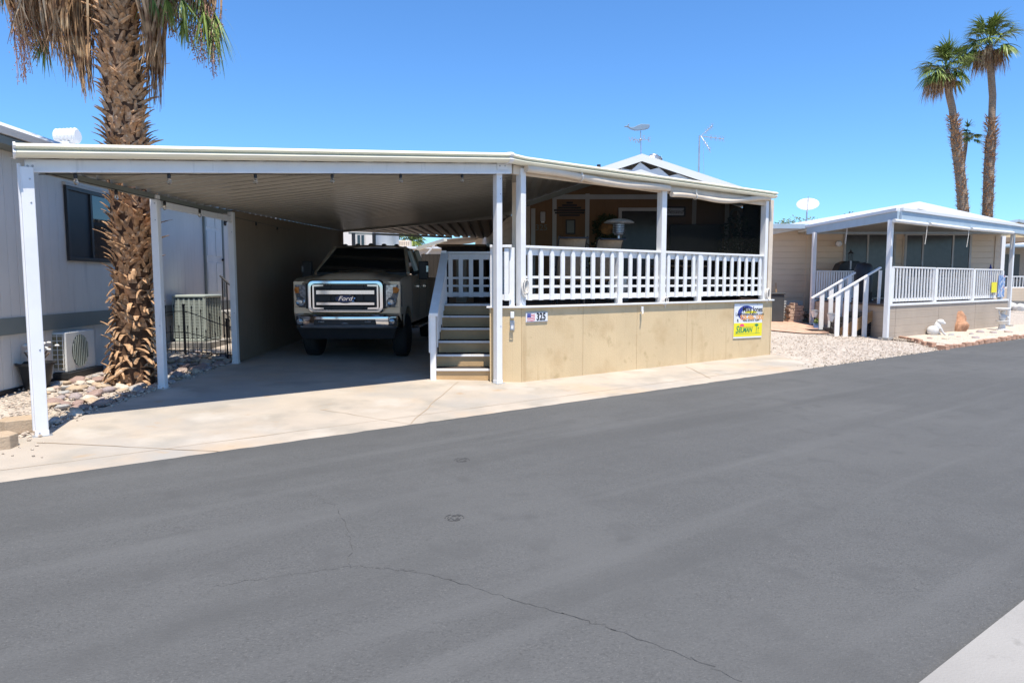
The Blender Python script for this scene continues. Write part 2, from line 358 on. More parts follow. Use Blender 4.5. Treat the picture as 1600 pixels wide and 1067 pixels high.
# ------------------------------------------------------------------ helpers for buildings
def post(p, z0, z1, w, m, parent, rz=None, name='post', bolts=True):
    M = wallM((p[0], p[1], 0), SD if rz is None else rz)
    mb = MB(M); mb.box(-w/2, w/2, -w/2, w/2, z0, z1)
    mb.box(-w/2-.004, w/2+.004, -w/2-.004, w/2+.004, z0, z0+.06)
    o = mb.build(name, m, parent, bev=.008)
    if bolts and z0 < .5:
        for z_ in (z0+.035, z0+.9, z1-.35, z1-.12):
            MB(M).ball((w*.18 if z_ > z0+.1 else -w*.2, -w/2-.002, z_), (.009, .006, .009), 8, 5).build('screw', M_steel, o)
        MB(M).box(-w/2-.03, w/2+.03, -w/2-.03, w/2+.03, z0-.01, z0+.012).build('base_plate', M_alum, o)
    return o
def railing(root, a, b, zf, zt, n, m, base=.1, mids=(.31, .46), bw=.08, bt=.03, pointed=True, mname='mid_rail', topw=.13, skip_ends=False, subrail=True):
    a = Vector((a[0], a[1], 0)); b = Vector((b[0], b[1], 0)); d = b-a; L = d.length; M = wallM(a, d)
    def bx(name, z0, z1, y0, y1, x0=0, x1=L, bev=.004):
        mb = MB(M); mb.box(x0, x1, y0, y1, z0, z1); return mb.build(name, m, root, bev=bev)
    bx('top_rail', zt-.04, zt, -topw/2, topw/2)
    bx('bottom_rail', zf+base, zf+base+.09, -.02, .018)
    if subrail: bx('sub_rail', zt-.15, zt-.041, -.008, .028)
    for h in mids: bx(mname, zf+h-.02, zf+h+.02, -.02, .012)
    for i in range(n):
        x = L*(i+.5)/n; mb = MB(M); z0 = zf+base-.0; z1 = zt-.045
        y0 = -.02-bt; y1 = -.0205
        if pointed:
            poly = [(x-bw/2, y0, z0-.005), (x+bw/2, y0, z0-.005), (x+bw/2, y0, z1-.09), (x+bw*.18, y0, z1), (x-bw*.18, y0, z1), (x-bw/2, y0, z1-.09)]
            mb.prism(poly, (0, y1-y0, 0))
        else: mb.box(x-bw/2, x+bw/2, y0, y1, z0, z1)
        mb.build('baluster', m, root)
def wall(root, a, b, z0, z1, th, m, name='wall', inward=1, bev=0):
    a = Vector((a[0], a[1], 0)); b = Vector((b[0], b[1], 0)); M = wallM(a, b-a)
    return MB(M).box(0, (b-a).length, 0, th*inward, z0, z1).build(name, m, root, bev=bev)
#@@CARPORT
# ------------------------------------------------------------------ carport
XL = -5.0; SX = .132                     # left edge of the roof and its rise towards the house
def FL(px, py): return PL(px, py, CA, SD)
gl = FL(22, 236); gr_ = FL(791, 247)
s_l = ss(gl); s_r = ss(gr_); d_f = dd(CA)
zl_t = FL(22, 226).z; zl_b = FL(22, 247).z; zr_t = FL(791, 240.5).z; zr_b = FL(791, 255).z
se = ss(FL(1206, 305)); ze_t = FL(1206, 301).z; ze_b = FL(1206, 312).z
YB = 20.2; b1 = PY(538, 362, YB); b2 = PY(790, 338, YB)
def rz(x, Y=None):      # underside height of the carport roof
    f = zl_b + (zr_b-zl_b)*(x-gl.x)/(gr_.x-gl.x)
    if Y is None: Y = gl.y
    t = max(0, min(1, (Y-11.0)/(YB-11.0))) ; bk = b1.z+.03+(b2.z-b1.z)*(x-b1.x)/(b2.x-b1.x)
    return f+(bk-f)*t
cp = thing('carport', 'long white carport with corrugated roof over the concrete driveway, left of the porch stairs', 'carport', (P1.x, P1.y, P1.z))
XR = .05; YB = 20.2
def xfront(Y): p = O+ND*(d_f-.02); return p.x+(Y-p.y)/SD.y*SD.x
mb = MB(); prof = []
y = gl.y; per = .29
while y < YB:
    prof += [(y, 0), (y+.045, 0), (y+.06, .075), (y+.255, .075), (y+.285, 0)]; y += per
for k in range(len(prof)-1):
    (ya, za), (yb, zb) = prof[k], prof[k+1]
    def row(Y, zo):
        xe = min(xfront(Y), XR if Y < 16.95 else .56-.168*(Y-17))
        xe = max(xe, XL+.01); return [(XL, Y, rz(XL, Y)+zo), (xe, Y, rz(xe, Y)+zo)]
    a = row(ya, za); b = row(yb, zb); mb.add([a[0], a[1], b[1], b[0]], [(0, 1, 2, 3)])
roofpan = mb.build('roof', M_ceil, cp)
roofpan.modifiers.new('thick', 'SOLIDIFY').thickness = .004
# seam beam at the back, the rear pan beyond it and its scalloped end
MB().beam(b1+Vector((-.3, 0, 0)), b2, .06, .09).build('rear_beam', M_ceil, cp)
mb = MB(); x = b1.x-.2; prof = []
while x < -.1:
    prof += [(x, 0), (x+.1, 0), (x+.125, .055), (x+.20, .055), (x+.225, 0)]; x += .30
YZ = 26.0; E1 = PY(562, 363.5, YZ); E2 = PY(694, 371, YZ)
def zr(x, Y):
    t = (Y-YB)/(YZ-YB); za = b1.z+(b2.z-b1.z)*(x-b1.x)/(b2.x-b1.x); zb = E1.z+(E2.z-E1.z)*(x-E1.x)/(E2.x-E1.x)
    return za+(zb-za)*t+.035
for (xa, za), (xb, zb) in zip(prof, prof[1:]):
    mb.add([(xa, YB, zr(xa, YB)+za), (xb, YB, zr(xb, YB)+zb), (xb, YZ, zr(xb, YZ)+zb), (xa, YZ, zr(xa, YZ)+za)], [(0, 1, 2, 3)])
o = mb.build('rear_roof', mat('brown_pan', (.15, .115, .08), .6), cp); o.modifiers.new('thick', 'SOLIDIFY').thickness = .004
MB().beam((E1.x-.4, YZ-.05, E1.z-.02), (E2.x+.3, YZ-.05, E2.z-.0), .05, .07).build('rear_end_beam', M_band, cp)
# gutter swept along the front in three lengths
GP = [(0, 0), (-.10, 0), (-.135, .15), (-.15, .30), (-.125, .46), (-.095, .52), (-.13, .58), (-.155, .72), (-.15, .86), (-.12, .97), (-.09, 1.0), (0, 1.0)]
def sweep(mb, pts, hts):
    vs = []
    for (s_, zb, zt) in pts:
        for o_, h in GP: vs.append(SN(s_, d_f+o_, zb+(zt-zb)*h))
    n = len(GP); mb.add(vs, [(i*n+k, i*n+(k+1) % n, (i+1)*n+(k+1) % n, (i+1)*n+k) for i in range(len(pts)-1) for k in range(n)]+[tuple(range(n)), tuple((len(pts)-1)*n+k for k in range(n))])
mb = MB(); sweep(mb, [(s_l, zl_b, zl_t), (s_r, zr_b, zr_t)], None)
gobj = mb.build('gutter', M_gut, cp, smooth=50)
mb = MB()
for s_, zb, zt in ((s_l-.012, zl_b, zl_t), ):
    vs = [SN(s_, d_f+o_*1.07+.0, zb-.012+(zt-zb+.024)*h) for o_, h in GP]; mb.prism(vs, SD*.02)
mb.build('gutter_end_cap', M_white, gobj)
pr2 = SN(s_r-.03, d_f); mb = MB()
mb.M = None
for zz in (0,):
    vs = [SN(s_r-.03, d_f+o_*1.1+.0, zr_b-.01+(zr_t-zr_b+.02)*h) for o_, h in GP]; mb.prism(vs, SD*.06)
mb.build('gutter_seam', M_white, gobj)
# fascia beam just under the gutter
def fl_d(px, py, d):                       # same view ray on the parallel line at road-distance d
    return PL(px, py, SN(0, d), SD)
db = d_f+.05
ba, bb = fl_d(38, 249, db), fl_d(800, 256, db); ba2, bb2 = fl_d(38, 269, db), fl_d(800, 271.5, db)
mb = MB(); mb.prism([ba, bb, bb2, ba2], ND*.06); beam_o = mb.build('front_beam', M_white, cp, bev=.006)
mb = MB(); mb.prism([fl_d(40, 266.2, db-.03), fl_d(798, 268.7, db-.03), fl_d(798, 271.8, db-.03), fl_d(40, 269.4, db-.03)], ND*.028); mb.build('beam_flange', M_white, beam_o)
for px in (45, 783):
    mb = MB(); a = fl_d(px-6, 253, db-.012); b = fl_d(px+10, 253.3, db-.012); c = fl_d(px+10, 266, db-.012); e = fl_d(px-6, 266, db-.012)
    mb.prism([a, b, c, e], ND*.011); pl = mb.build('bracket', M_white, beam_o)
    for q in (.25, .75):
        p = a.lerp(b, q).lerp(e.lerp(c, q), .5); MB().ball(p-ND*.004, .011, 8, 5).build('bolt', M_steel, pl)
# posts
P4 = G(778, 599)
for (p, pz, w) in ((P1, fl_d(45, 262, dd(P1)).z, .115), (P4, fl_d(781, 270, dd(P4)).z+.02, .105)):
    post(p, gz(p.x, p.y), pz, w, M_white, cp)
zt2 = PY(248, 293, P2.y).z; zt3 = PY(362, 322, P3.y).z
post(P2, gz(*P2.xy), rz(P2.x)-.02, .10, M_white, cp, rz=(1, 0, 0)); post(P3, gz(*P3.xy), rz(P3.x)-.02, .10, M_white, cp, rz=(1, 0, 0))
post((P3.x, YB-.1), gz(P3.x, YB), rz(P3.x, YB)-.02, .10, M_encl, cp, rz=(1, 0, 0))
post((PY(553, 400, YZ-.1).x, YZ-.1), gz(E1.x, 26), E1.z-.02, .12, M_plastic, cp, rz=(1, 0, 0)); post((PY(585, 400, YZ-.1).x, YZ-.1), gz(-4, 26), E1.z-.02, .12, M_plastic, cp, rz=(1, 0, 0))
mb = MB(); mb.tube([P1+Vector((-.085, .02, rz(P1.x)-.1)), P1+Vector((-.085, .02, .9)), P1+Vector((-.085, .02, .05))], .022, 8); mb.build('downpipe', M_white, cp, smooth=60)
# side rail between posts 2 and 3 and the brown edge gutter
MB().beam((XL+.02, P1.y+.35, rz(XL)-.045), (XL+.02, 11.0, rz(XL)-.045), .05, .075).beam((XL+.02, 11.0, rz(XL)-.045), (XL+.02, YB, rz(XL, YB)-.045), .05, .075).build('side_beam', M_band, cp, bev=.004)
MB().beam((P2.x, P2.y, rz(XL)-.13), (P3.x, P3.y, rz(XL)-.13), .05, .09).build('side_header', M_white, cp, bev=.004)
# ribbed enclosure wall at the left of the truck
mb = MB(wallM((P3.x, P3.y+.06, 0), (0, 1, 0))); LE = YB-.16-P3.y-.06
mb.prism([(0, 0, gz(*P3.xy)+.02), (LE, 0, gz(*P3.xy)+.02)]+[(LE*q/6, 0, rz(XL, P3.y+LE*q/6)-.003) for q in range(6, -1, -1)], (0, .04, 0)); mb.build('enclosure_wall', M_encl, cp)
# string lights
sl = thing('string_lights', 'string of clear bulbs in black sockets hung under the front beam of the carport', 'string lights', tuple(ba2))
mb = MB(); pts = []; sock = [118, 264, 399, 519, 626, 722]
for i in range(61):
    px = 60+(785-60)*i/60; sag = 2.2*abs(math.sin(math.pi*((px-118)/137))) if px > 90 else 1
    pts.append(fl_d(px, 271.5+sag*.8+(.5 if px < 200 else 0), db+.03))
mb.tube(pts, .005, 5); wire = mb.build('wire', M_black, sl)
spots = [fl_d(px, 275, db+.03) for px in sock]+[Vector((XL+.09, Y, rz(XL)-.12)) for Y in (8.7, 9.9, 11.0, 12.2, 13.4, 14.6)]
for p in spots:
    mb = MB(); mb.lathe(p, [(.018, -.03), (.021, 0), (.018, .025), (.008, .035)], 10); k = mb.build('socket', M_black, sl, smooth=60)
    mb = MB(); mb.lathe(p+Vector((0, 0, -.09)), [(.004, -.005), (.018, .003), (.027, .022), (.022, .045), (.013, .062)], 10); mb.build('bulb', M_bulb, k, smooth=60)
mb = MB(); mb.tube([Vector((XL+.09, Y, rz(XL)-.085)) for Y in (7.4, 8.7, 9.9, 11.0, 12.2, 13.4, 14.6, 15.5)], .005, 5); mb.build('wire', M_black, sl)

#@@PORCH
# ------------------------------------------------------------------ porch / deck with stairs
ZD = FL(815, 479).z; ZR = FL(816, 383).z
CB = SN(ss(G(1195, 553.5)), d_f); YW = 17.0
po = thing('porch', 'raised covered porch with tan skirting, white railing and six white edged steps', 'porch', tuple(CA))
A2 = Vector((-.33, CA.y, 0))
sL = 9.9
XE = CB.x
# floor
mb = MB(); poly = [(A2.x, CA.y+.02), (CA.x, CA.y+.01), (CB.x, CB.y), (XE, YW), (-.33, YW)]
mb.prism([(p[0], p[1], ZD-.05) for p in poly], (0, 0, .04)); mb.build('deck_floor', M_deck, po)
mb = MB(); mb.box(-1.27, -.331, 12.62, 13.45, ZD-.05, ZD-.012); mb.build('landing', M_deck, po)
# skirting panels
sC = ss(CA); sD = ss(CB)
js = [ss(FL(px, 530)) for px in (911, 995, 1073)]
edges = [sC]+js+[sD]
for i, (a, b) in enumerate(zip(edges, edges[1:])):
    mb = MB(wallM(SN(a, d_f, 0), SD)); mb.box(.003, b-a-.003, 0, .02, gz(*SN((a+b)/2, d_f).xy)-.0, ZD-.02); mb.build('skirt_panel', M_tan, po, bev=.002)
MB(wallM(SN(sC, d_f, 0), SD)).box(0, sD-sC, .022, .05, .03, ZD-.06).build('skirt_backing', M_soil, po)
mb = MB(); mb.box(A2.x, CA.x-.004, CA.y, CA.y+.02, gz(0, CA.y)-.0, ZD-.02); mb.build('skirt_panel', M_tanx, po)
mb = MB(wallM((A2.x-.02, CA.y-.02, 0), (0, 1, 0))); mb.box(0, 2.6, -.02, -.0, gz(0, CA.y), ZD-.02); mb.build('skirt_panel', M_tanx, po)
mb = MB(wallM((CB.x+.01, CB.y+.02, 0), (0, 1, 0))); mb.box(0, YW-CB.y, -.02, 0, .05, ZD-.02); mb.build('skirt_panel', M_tanx, po)
mb = MB(wallM((-1.25, 12.5, 0), (0, 1, 0))); mb.box(0, .95, -.02, 0, .1, ZD-.02); mb.build('skirt_panel', M_tanx, po)
mb = MB(); mb.box(-1.25, -.33, 13.42, 13.44, .1, ZD-.05); mb.build('skirt_panel', M_tanx, po)
# edge trim (white strip on top of skirting)
MB(wallM(SN(sC-.03, d_f, 0), SD)).box(0, sD-sC+.08, -.05, .04, ZD-.022, ZD+.008).build('edge_trim', M_white, po, bev=.004)
MB().box(A2.x-.07, CA.x-.0, CA.y-.05, CA.y+.02, ZD-.022, ZD+.006).build('edge_trim', M_white, po, bev=.004)
# steps
g0 = gz(-.8, 10.95); NS = 6; run = .31; ytop = 12.5
for k in range(NS):
    y0 = ytop-run*(NS-1-k); zt = g0+.19+(ZD-.01-g0-.19)*k/(NS-1)
    zb = g0 if k == 0 else g0+.19+(ZD-.01-g0-.19)*(k-1)/(NS-1)
    MB().box(-1.235, -.36, y0+.03, y0+.05, zb, zt-.035).build('riser', M_riser, po)
    MB().box(-1.25, -.36, y0+.018, y0+run+.04, zt-.034, zt-.006).build('tread', M_tread, po)
    MB().box(-1.27 if k else -1.30, -.352, y0-.0, y0+.03, zt-.036, zt-.001).build('nosing', M_white, po, bev=.003)
st0 = ytop-run*(NS-1)
MB().prism([(-1.24, st0+.03, g0), (-1.24, ytop+.1, ZD-.3), (-1.24, ytop+.1, g0)], (.02, 0, 0)).build('stringer', M_tanx, po)
# stair rail
ya, yb = st0+.0, ytop+.1; za = g0+.19+.86; zb = ZR+.02
zA = PY(679, 489, st0+.02).z; zB = ZR-.02
MB().prism([(-1.31, ya-.06, zA-.0), (-1.31, 12.86, zB), (-1.31, 12.86, zB-.05), (-1.31, ya-.06, zA-.05)], (.14, 0, 0)).build('stair_top_rail', M_wood_w, po, bev=.004)
def srz(Y): return zA+(zB-zA)*(Y-ya+.06)/(12.86-ya+.06)
MB().prism([(-1.285, ya+.05, srz(ya+.05)-.78), (-1.285, 12.8, srz(12.8)-.86), (-1.285, 12.8, srz(12.8)-.95), (-1.285, ya+.05, srz(ya+.05)-.87)], (.03, 0, 0)).build('stair_lower_rail', M_wood_w, po)
MB().box(-1.30, -1.21, ya-.03, ya+.06, g0, srz(ya)-.05).build('newel_post', M_wood_w, po, bev=.004)
MB().box(-1.318, -1.302, ya-.05, ya+.05, g0+.45, srz(ya)-.06).build('newel_board', M_wood_w, po, bev=.004)
MB().box(-1.30, -1.21, 12.82, 12.91, g0, ZR).build('newel_post', M_wood_w, po, bev=.004)
for i in range(8):
    Y = ya+.22+i*.21; MB().box(-1.255, -1.22, Y-.04, Y+.04, srz(Y)-.84, srz(Y)-.055).build('baluster', M_wood_w, po)
# landing railing at the back
railing(po, (-1.27, 13.3), (-.1, 13.3), ZD, ZR-.0, 6, M_wood_w, topw=.14)
# short corner return and front railings
MB().box(-.345, -.005, CA.y-.075, CA.y+.06, ZR-.04, ZR).build('top_rail', M_wood_w, po, bev=.004)
MB().box(-.30, -.01, CA.y-.03, CA.y, ZD+.10, ZD+.19).build('bottom_rail', M_wood_w, po, bev=.004)
MB().box(-.12, -.05, CA.y-.05, CA.y-.031, ZD+.095, ZR-.05).build('baluster', M_wood_w, po)
MB().box(-.34, -.26, CA.y-.03, CA.y+.05, ZD, ZR-.04).build('newel_post', M_wood_w, po, bev=.004)
MB().box(-.045, .04, CA.y+.0, CA.y+.09, ZD, ZR-.04).build('newel_post', M_wood_w, po, bev=.004)
dr = d_f+.09
sM = ss(PL(1032, 400, SN(0, dr), SD)); sR_ = ss(PL(1192, 400, SN(0, dr), SD)); sK = ss(PL(813, 400, SN(0, dr), SD))
railing(po, SN(sK+.05, dr), SN(sM-.04, dr), ZD, ZR, 14, M_wood_w)
railing(po, SN(sM+.06, dr), SN(sR_-.03, dr), ZD, ZR, 13, M_wood_w)
for px in (966, 1090):
    s_ = ss(PL(px, 430, SN(0, dr), SD)); MB(wallM(SN(s_, dr, 0), SD)).box(-.05, .05, -.06, .04, ZD, ZR-.045).build('rail_post', M_wood_w, po, bev=.004)
zc = zr_b-.02
mm = bpy.data.materials.new('shade_mesh'); mm.use_nodes = True; nt_ = mm.node_tree; tp = nt_.nodes.new('ShaderNodeBsdfTransparent'); mx = nt_.nodes.new('ShaderNodeMixShader'); mx.inputs[0].default_value = .34; nt_.nodes['Principled BSDF'].inputs['Specular IOR Level'].default_value = 0
nt_.nodes['Principled BSDF'].inputs['Base Color'].default_value = (.012, .013, .012, 1); nt_.nodes['Principled BSDF'].inputs['Roughness'].default_value = .9
nt_.links.new(tp.outputs[0], mx.inputs[1]); nt_.links.new(nt_.nodes['Principled BSDF'].outputs[0], mx.inputs[2]); nt_.links.new(mx.outputs[0], nt_.nodes['Material Output'].inputs['Surface'])
MB(wallM(SN(sM+.07, dr+.07, 0), SD)).box(0, sR_-sM-.12, 0, .003, ZR-.02, zc-.1).build('mesh_screen', mm, po)
for s_, w, nm in ((sK, .10, 'post'), (sM, .13, 'post'), (sR_, .10, 'post')):
    MB(wallM(SN(s_, dr, 0), SD)).box(-w/2, w/2, -.05-.03, .05, ZD, zc+(ze_b-zr_b)*(s_-s_r)/(se-s_r)-.02).build(nm, M_wood_w, po, bev=.006)
MB().box(.0, .12, 12.6, 12.72, ZD, 3.42).build('inner_post', M_cream, po, bev=.004)
MB(wallM(SN(ss(PL(1200, 400, SN(0, dr), SD)), dr-.01, 0), SD)).box(-.07, .07, -.05, .05, ZD, ze_b).build('edge_panel', M_cream, po, bev=.003)
MB().box(XE-.03, XE-.01, CB.y+.15, YW-.02, ZD, 3.6).build('side_screen', mat('dark_mesh_screen', (.012, .013, .012), .9), po)
# front gutter and header
mb = MB(); sweep(mb, [(s_r, zr_b, zr_t), (ss(FL(815, 252)), FL(815, 259).z, FL(815, 246.5).z), (se, ze_b+.02, ze_t)], None); pg = mb.build('gutter', M_gut, po, smooth=50)
pa = FL(805, 258); pb = FL(1204, 309)
MB().beam(SN(ss(pa), d_f+.08, pa.z-.06), SN(se-.05, d_f+.08, ze_b-.06), .07, .14).build('header_beam', M_cream, po, bev=.004)
# roof over the front triangle: rises gently from the header to the gable
YG = 15.6; RX = PY(1003, 243, YG).x; RZ = PY(1003, 243, YG).z; GS = .325
def back_z(x): return min(3.42+GS*(max(x, .3)-.3), RZ-.55, 3.42+GS*max(0, (2*RX-.3)-x))
mb = MB(); S = [s_r+(se-s_r)*i/60 for i in range(61)]; vs = []
for i, s_ in enumerate(S):
    p = SN(s_, d_f+.02, 0); zf = zr_b+.03+(ze_b-zr_b)*i/60+(.035 if i % 2 else 0)
    Yb = max(YG, p.y+.05); vs += [(p.x, p.y, zf), (p.x, (p.y+Yb)/2, (zf+back_z(p.x)+.03)/2+.0), (p.x, Yb, back_z(p.x)+(.035 if i % 2 else 0))]
mb.add(vs, [(3*i+j, 3*i+3+j, 3*i+4+j, 3*i+1+j) for i in range(60) for j in (0, 1)])
o = mb.build('front_roof', M_ceil, po); o.modifiers.new('thick', 'SOLIDIFY').thickness = .004
MB().beam((.3, YG+.06, 3.36), (RX-.9, YG+.06, 3.36+GS*(RX-1.2)), .06, .1).build('rafter', M_band, po)
mb = MB(); mb.box(XR-.05, XR+.02, 11.0, YW+.2, 3.42, 3.56); mb.build('side_beam', M_ceil, po)

#@@HOUSE
# ------------------------------------------------------------------ main mobile home
hx0 = PY(828, 400, YW).x; hx1 = 5.62; YE = 30
mh = thing('mobile_home', 'brown and tan mobile home with white gabled roof behind the raised porch', 'mobile home', (hx0, YW, .3))
zg = gz(3, YW)
mb = MB(); ap = RZ-.12; zl_ = ap-GS*(RX-hx0); zr_ = ap-GS*(hx1-RX)
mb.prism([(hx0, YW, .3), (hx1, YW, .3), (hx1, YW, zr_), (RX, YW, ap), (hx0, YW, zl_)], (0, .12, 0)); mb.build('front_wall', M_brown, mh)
sx = PY(742, 400, YE).x
mb = MB(wallM((hx0-.002, YW+.02, 0), Vector((sx-hx0, YE-YW, 0)))); mb.box(0, YE-YW, -.1, 0, .3, zl_); mb.build('side_wall', M_lap, mh)
mb = MB(); mb.box(hx1-.1, hx1, YW+.13, YE, .3, zr_); mb.build('side_wall', M_lap, mh)
for px in (833, 1153, 866, 917, 1083, 1134):
    x = PY(px, 400, YW).x; w = .05
    zt = PY(px, 303, YW).z if px in (866, 917, 1083, 1134) else PY(px, 326, YW).z
    MB().box(x-w, x+w, YW-.02, YW-.001, ZD, zt).build('trim_board', M_trim, mh)
a = PY(863, 308, YW); b = PY(1174, 308, YW)
MB().box(a.x, b.x-.6, YW-.024, YW-.002, a.z-.055, a.z+.055).build('trim_board', M_trim, mh)
# sliding window/door with white frame
x0 = PY(966, 330, YW).x; x1 = PY(1026, 330, YW).x; z1 = PY(966, 325, YW).z
fr = MB(); fr.box(x0, x0+.08, YW-.05, YW-.001, ZD+.02, z1).box(x0+.08, x1, YW-.05, YW-.001, z1-.08, z1).box(x1, x1+.08, YW-.05, YW-.001, ZD+.02, z1)
fr = fr.build('window_frame', M_trim, mh, bev=.004)
MB().box(x0+.08, x1, YW-.02, YW-.004, ZD+.02, z1-.08).build('pane', M_screen, fr)
# gable roof
rf = MB(); ov = .25; lx = hx0-ov-.1; rx = hx1+.03
for sgn, ex in ((-1, lx), (1, rx)):
    ez = RZ-GS*abs(ex-RX)
    rf.prism([(RX, YG, RZ), (ex, YG, ez), (ex, YG, ez-.06), (RX, YG, RZ-.06)], (0, YE-YG, 0))
rfo = rf.build('roof', M_roofw, mh)
# gable end fascia and scalloped infill
def gab(x, t): return RZ-GS*abs(x-RX)-t
for sgn, ex in ((-1, lx), (1, rx)):
    MB().prism([(RX, YG-.03, RZ+.03), (ex, YG-.03, gab(ex, -.03)), (ex, YG-.03, gab(ex, .13)), (RX, YG-.03, gab(RX, .13))], (0, .028, 0)).build('gable_fascia', M_roofw, rfo)
mb = MB(); n = 9; xs0 = RX-1.9; xs1 = RX+2.6; pts = []
k = int((xs1-xs0)/.42)
for i in range(k+1):
    x = xs0+i*.42; dp = max(.015, min(.11, .8*(gab(x, .17)-back_z(x)-.03))); pts.append((x, gab(x, .135+dp))); pts.append((x+.19, gab(x+.19, .135)))
for i in range(len(pts)-1):
    (xa, za), (xb, zb) = pts[i], pts[i+1]
    ba_, bb_ = back_z(xa)+.03, back_z(xb)+.03
    if za > ba_+.005 and zb > bb_+.005: mb.prism([(xa, YG+.03, za), (xb, YG+.03, zb), (xb, YG+.03, bb_), (xa, YG+.03, ba_)], (0, .02, 0))
mb.build('gable_infill', M_roofw, rfo)
# items on the roof
def turbine(x, y, z, r, label, cat, name, vert=True):
    t = thing(name, label, cat, (x, y, z-.25))
    MB().cyl((x, y, z-.3), (x, y, z-.02), r*.55, n=16).build('pipe', M_alum, t, smooth=60)
    mb = MB()
    for k in range(20):
        a = 2*math.pi*k/20; c, s_ = math.cos(a), math.sin(a); c2, s2 = math.cos(a+.26), math.sin(a+.26)
        pr_ = [(.62, 0), (.95, .22), (1.0, .42), (.85, .62), (.45, .76)]
        vs = []
        for rr, h in pr_: vs += [(x+c*rr*r, y+s_*rr*r, z+h*r*1.25), (x+c2*rr*r*.9, y+s2*rr*r*.9, z+h*r*1.25)]
        mb.add(vs, [(2*i, 2*i+1, 2*i+3, 2*i+2) for i in range(4)])
    mb.build('vanes', M_alum, t)
    MB().lathe((x, y, z+.76*r*1.25), [(r*.5, 0), (r*.45, .02), (.01, .05)], 16).build('cap', M_alum, t, smooth=60)
    return t
p = PY(1021, 249, YG+1.2); turbine(p.x, YG+1.2, p.z-.12, .215, 'silver turbine vent spinning type behind the gable peak of the main home', 'roof vent', 'turbine_vent')
p = PY(935.5, 268, 16.5); q = PY(935.5, 257.5, 16.5)
vp = MB(); vp.cyl((p.x, 16.5, p.z-.25), (p.x, 16.5, q.z), .045, n=12); tag(vp.build('vent_pipe', M_plastic, smooth=60), 'short black plumbing vent pipe standing above the porch gutter', 'vent pipe')
# whale weathervane
WY = YG+.1; wv = thing('weathervane', 'blue grey whale weathervane with compass letters on the peak of the white gable', 'weathervane', (RX, WY, RZ))
top = PY(1001, 205, WY); MB().tube([(RX, WY, RZ), (top.x+.0, WY, top.z)], .012, 8).build('rod', M_steel, wv)
def wp(u, v): return PY(975+u, 193+v, WY)
out = [(0, 5), (5, 3.6), (6.2, 1.2), (9, .6), (7, 4), (10, 6.5), (15, 6.2), (21, 3.2), (27, 1.2), (33, 1.6), (40, 1.8), (40, 6), (38, 8.6), (32, 10.2), (24, 11.2), (17, 11.5), (10, 9.4), (5.5, 6.2), (2, 6.2)]
MB().prism([wp(*o_)+Vector((0, -.03, 0)) for o_ in out], (0, .06, 0)).build('whale', M_whale, wv, bev=.01)
ctr = PY(1001, 218.5, WY)
MB().beam(ctr+Vector((-.17, 0, 0)), ctr+Vector((.17, 0, 0)), .012, .012).beam(ctr+Vector((0, -.17, 0)), ctr+Vector((0, .17, 0)), .012, .012).ball(ctr, .03).build('compass_arms', M_steel, wv)
for ch, dx, dy in (('W', -.19, 0), ('E', .19, 0), ('N', -.04, .17), ('S', .04, -.17)):
    text(ch, .15, frame(ctr+Vector((dx, dy, 0)), (1, 0, 0)), M_steel, 'compass_letter', wv, ext=.006)
# tv antenna
AY = 19.0; an = thing('tv_antenna', 'thin rooftop television aerial on a slim mast, right of the whale weathervane', 'antenna', tuple(PY(1091, 275, AY)))
a = PY(1091.5, 278, AY); b = PY(1093, 212, AY); MB().tube([a, b], .022, 6).build('mast', M_steel, an)
mb = MB(); hub = PY(1095, 213, AY)
for (px, py, dy) in ((1113, 197, .5), (1130, 217.5, .2), (1109, 234, -.4)):
    e = PY(px, py, AY+dy); mb.tube([hub, e], .011, 5)
    for t in (.45, .65, .85, 1): c = hub.lerp(e, t); mb.tube([c+Vector((-.02, -.16, .03)), c+Vector((.02, .16, -.03))], .006, 4); mb.tube([c+Vector((-.03, -.0, .08)), c+Vector((.03, .0, -.08))], .006, 4)
mb.build('elements', M_steel, an)
MB().tube([hub+Vector((.06, 0, -.03)), PY(1093, 275, AY)+Vector((.12, 0, 0))], .005, 4).build('cable', M_steel, an)
#@@TRUCK
# ------------------------------------------------------------------ pickup truck
TX, TY = -3.03, 12.62; TG = gz(TX, 13.5)
tk = thing('pickup_truck', 'pale gold crew cab pickup truck with chrome grille parked nose out under the carport', 'pickup truck', (TX, TY, TG))
TM = Matrix.Translation((TX, TY, TG))
def T(): return MB(TM)
WA, WB, WZ, WR = 1.0, 4.95, .42, .42
def arch(yc, r=.53, n=10): return [(yc+r*math.cos(math.pi*i/n), max(.62, WZ+.03+r*math.sin(math.pi*i/n))) for i in range(n+1)]
prof = [(.22, .66)]+[(.10, .9), (.10, 1.46), (.30, 1.52), (1.45, 1.60), (3.95, 1.62)]
prof += [(3.96, 1.56), (6.15, 1.58), (6.18, .72)]
prof += [(WB+.56, .66)]+arch(WB)[0:]+[(WB-.56, .62), (WA+.56, .62)]+arch(WA)
bd = T()
for sx_, x0, x1 in ((-1, .80, .985), (1, .80, .985)):
    bd.prism([(sx_*x0, y, z) for y, z in prof], (sx_*(x1-x0), 0, 0))
bd.box(-.80, .80, .3, 1.5, .75, 1.40); bd.box(-.80, .80, 1.5, 3.94, .55, 1.60); bd.box(-.8, .8, 3.97, 6.1, .8, .95); bd.box(-.8, .8, 6.1, 6.17, .8, 1.57); bd.box(-.8, .8, 3.97, 4.02, .9, 1.57)
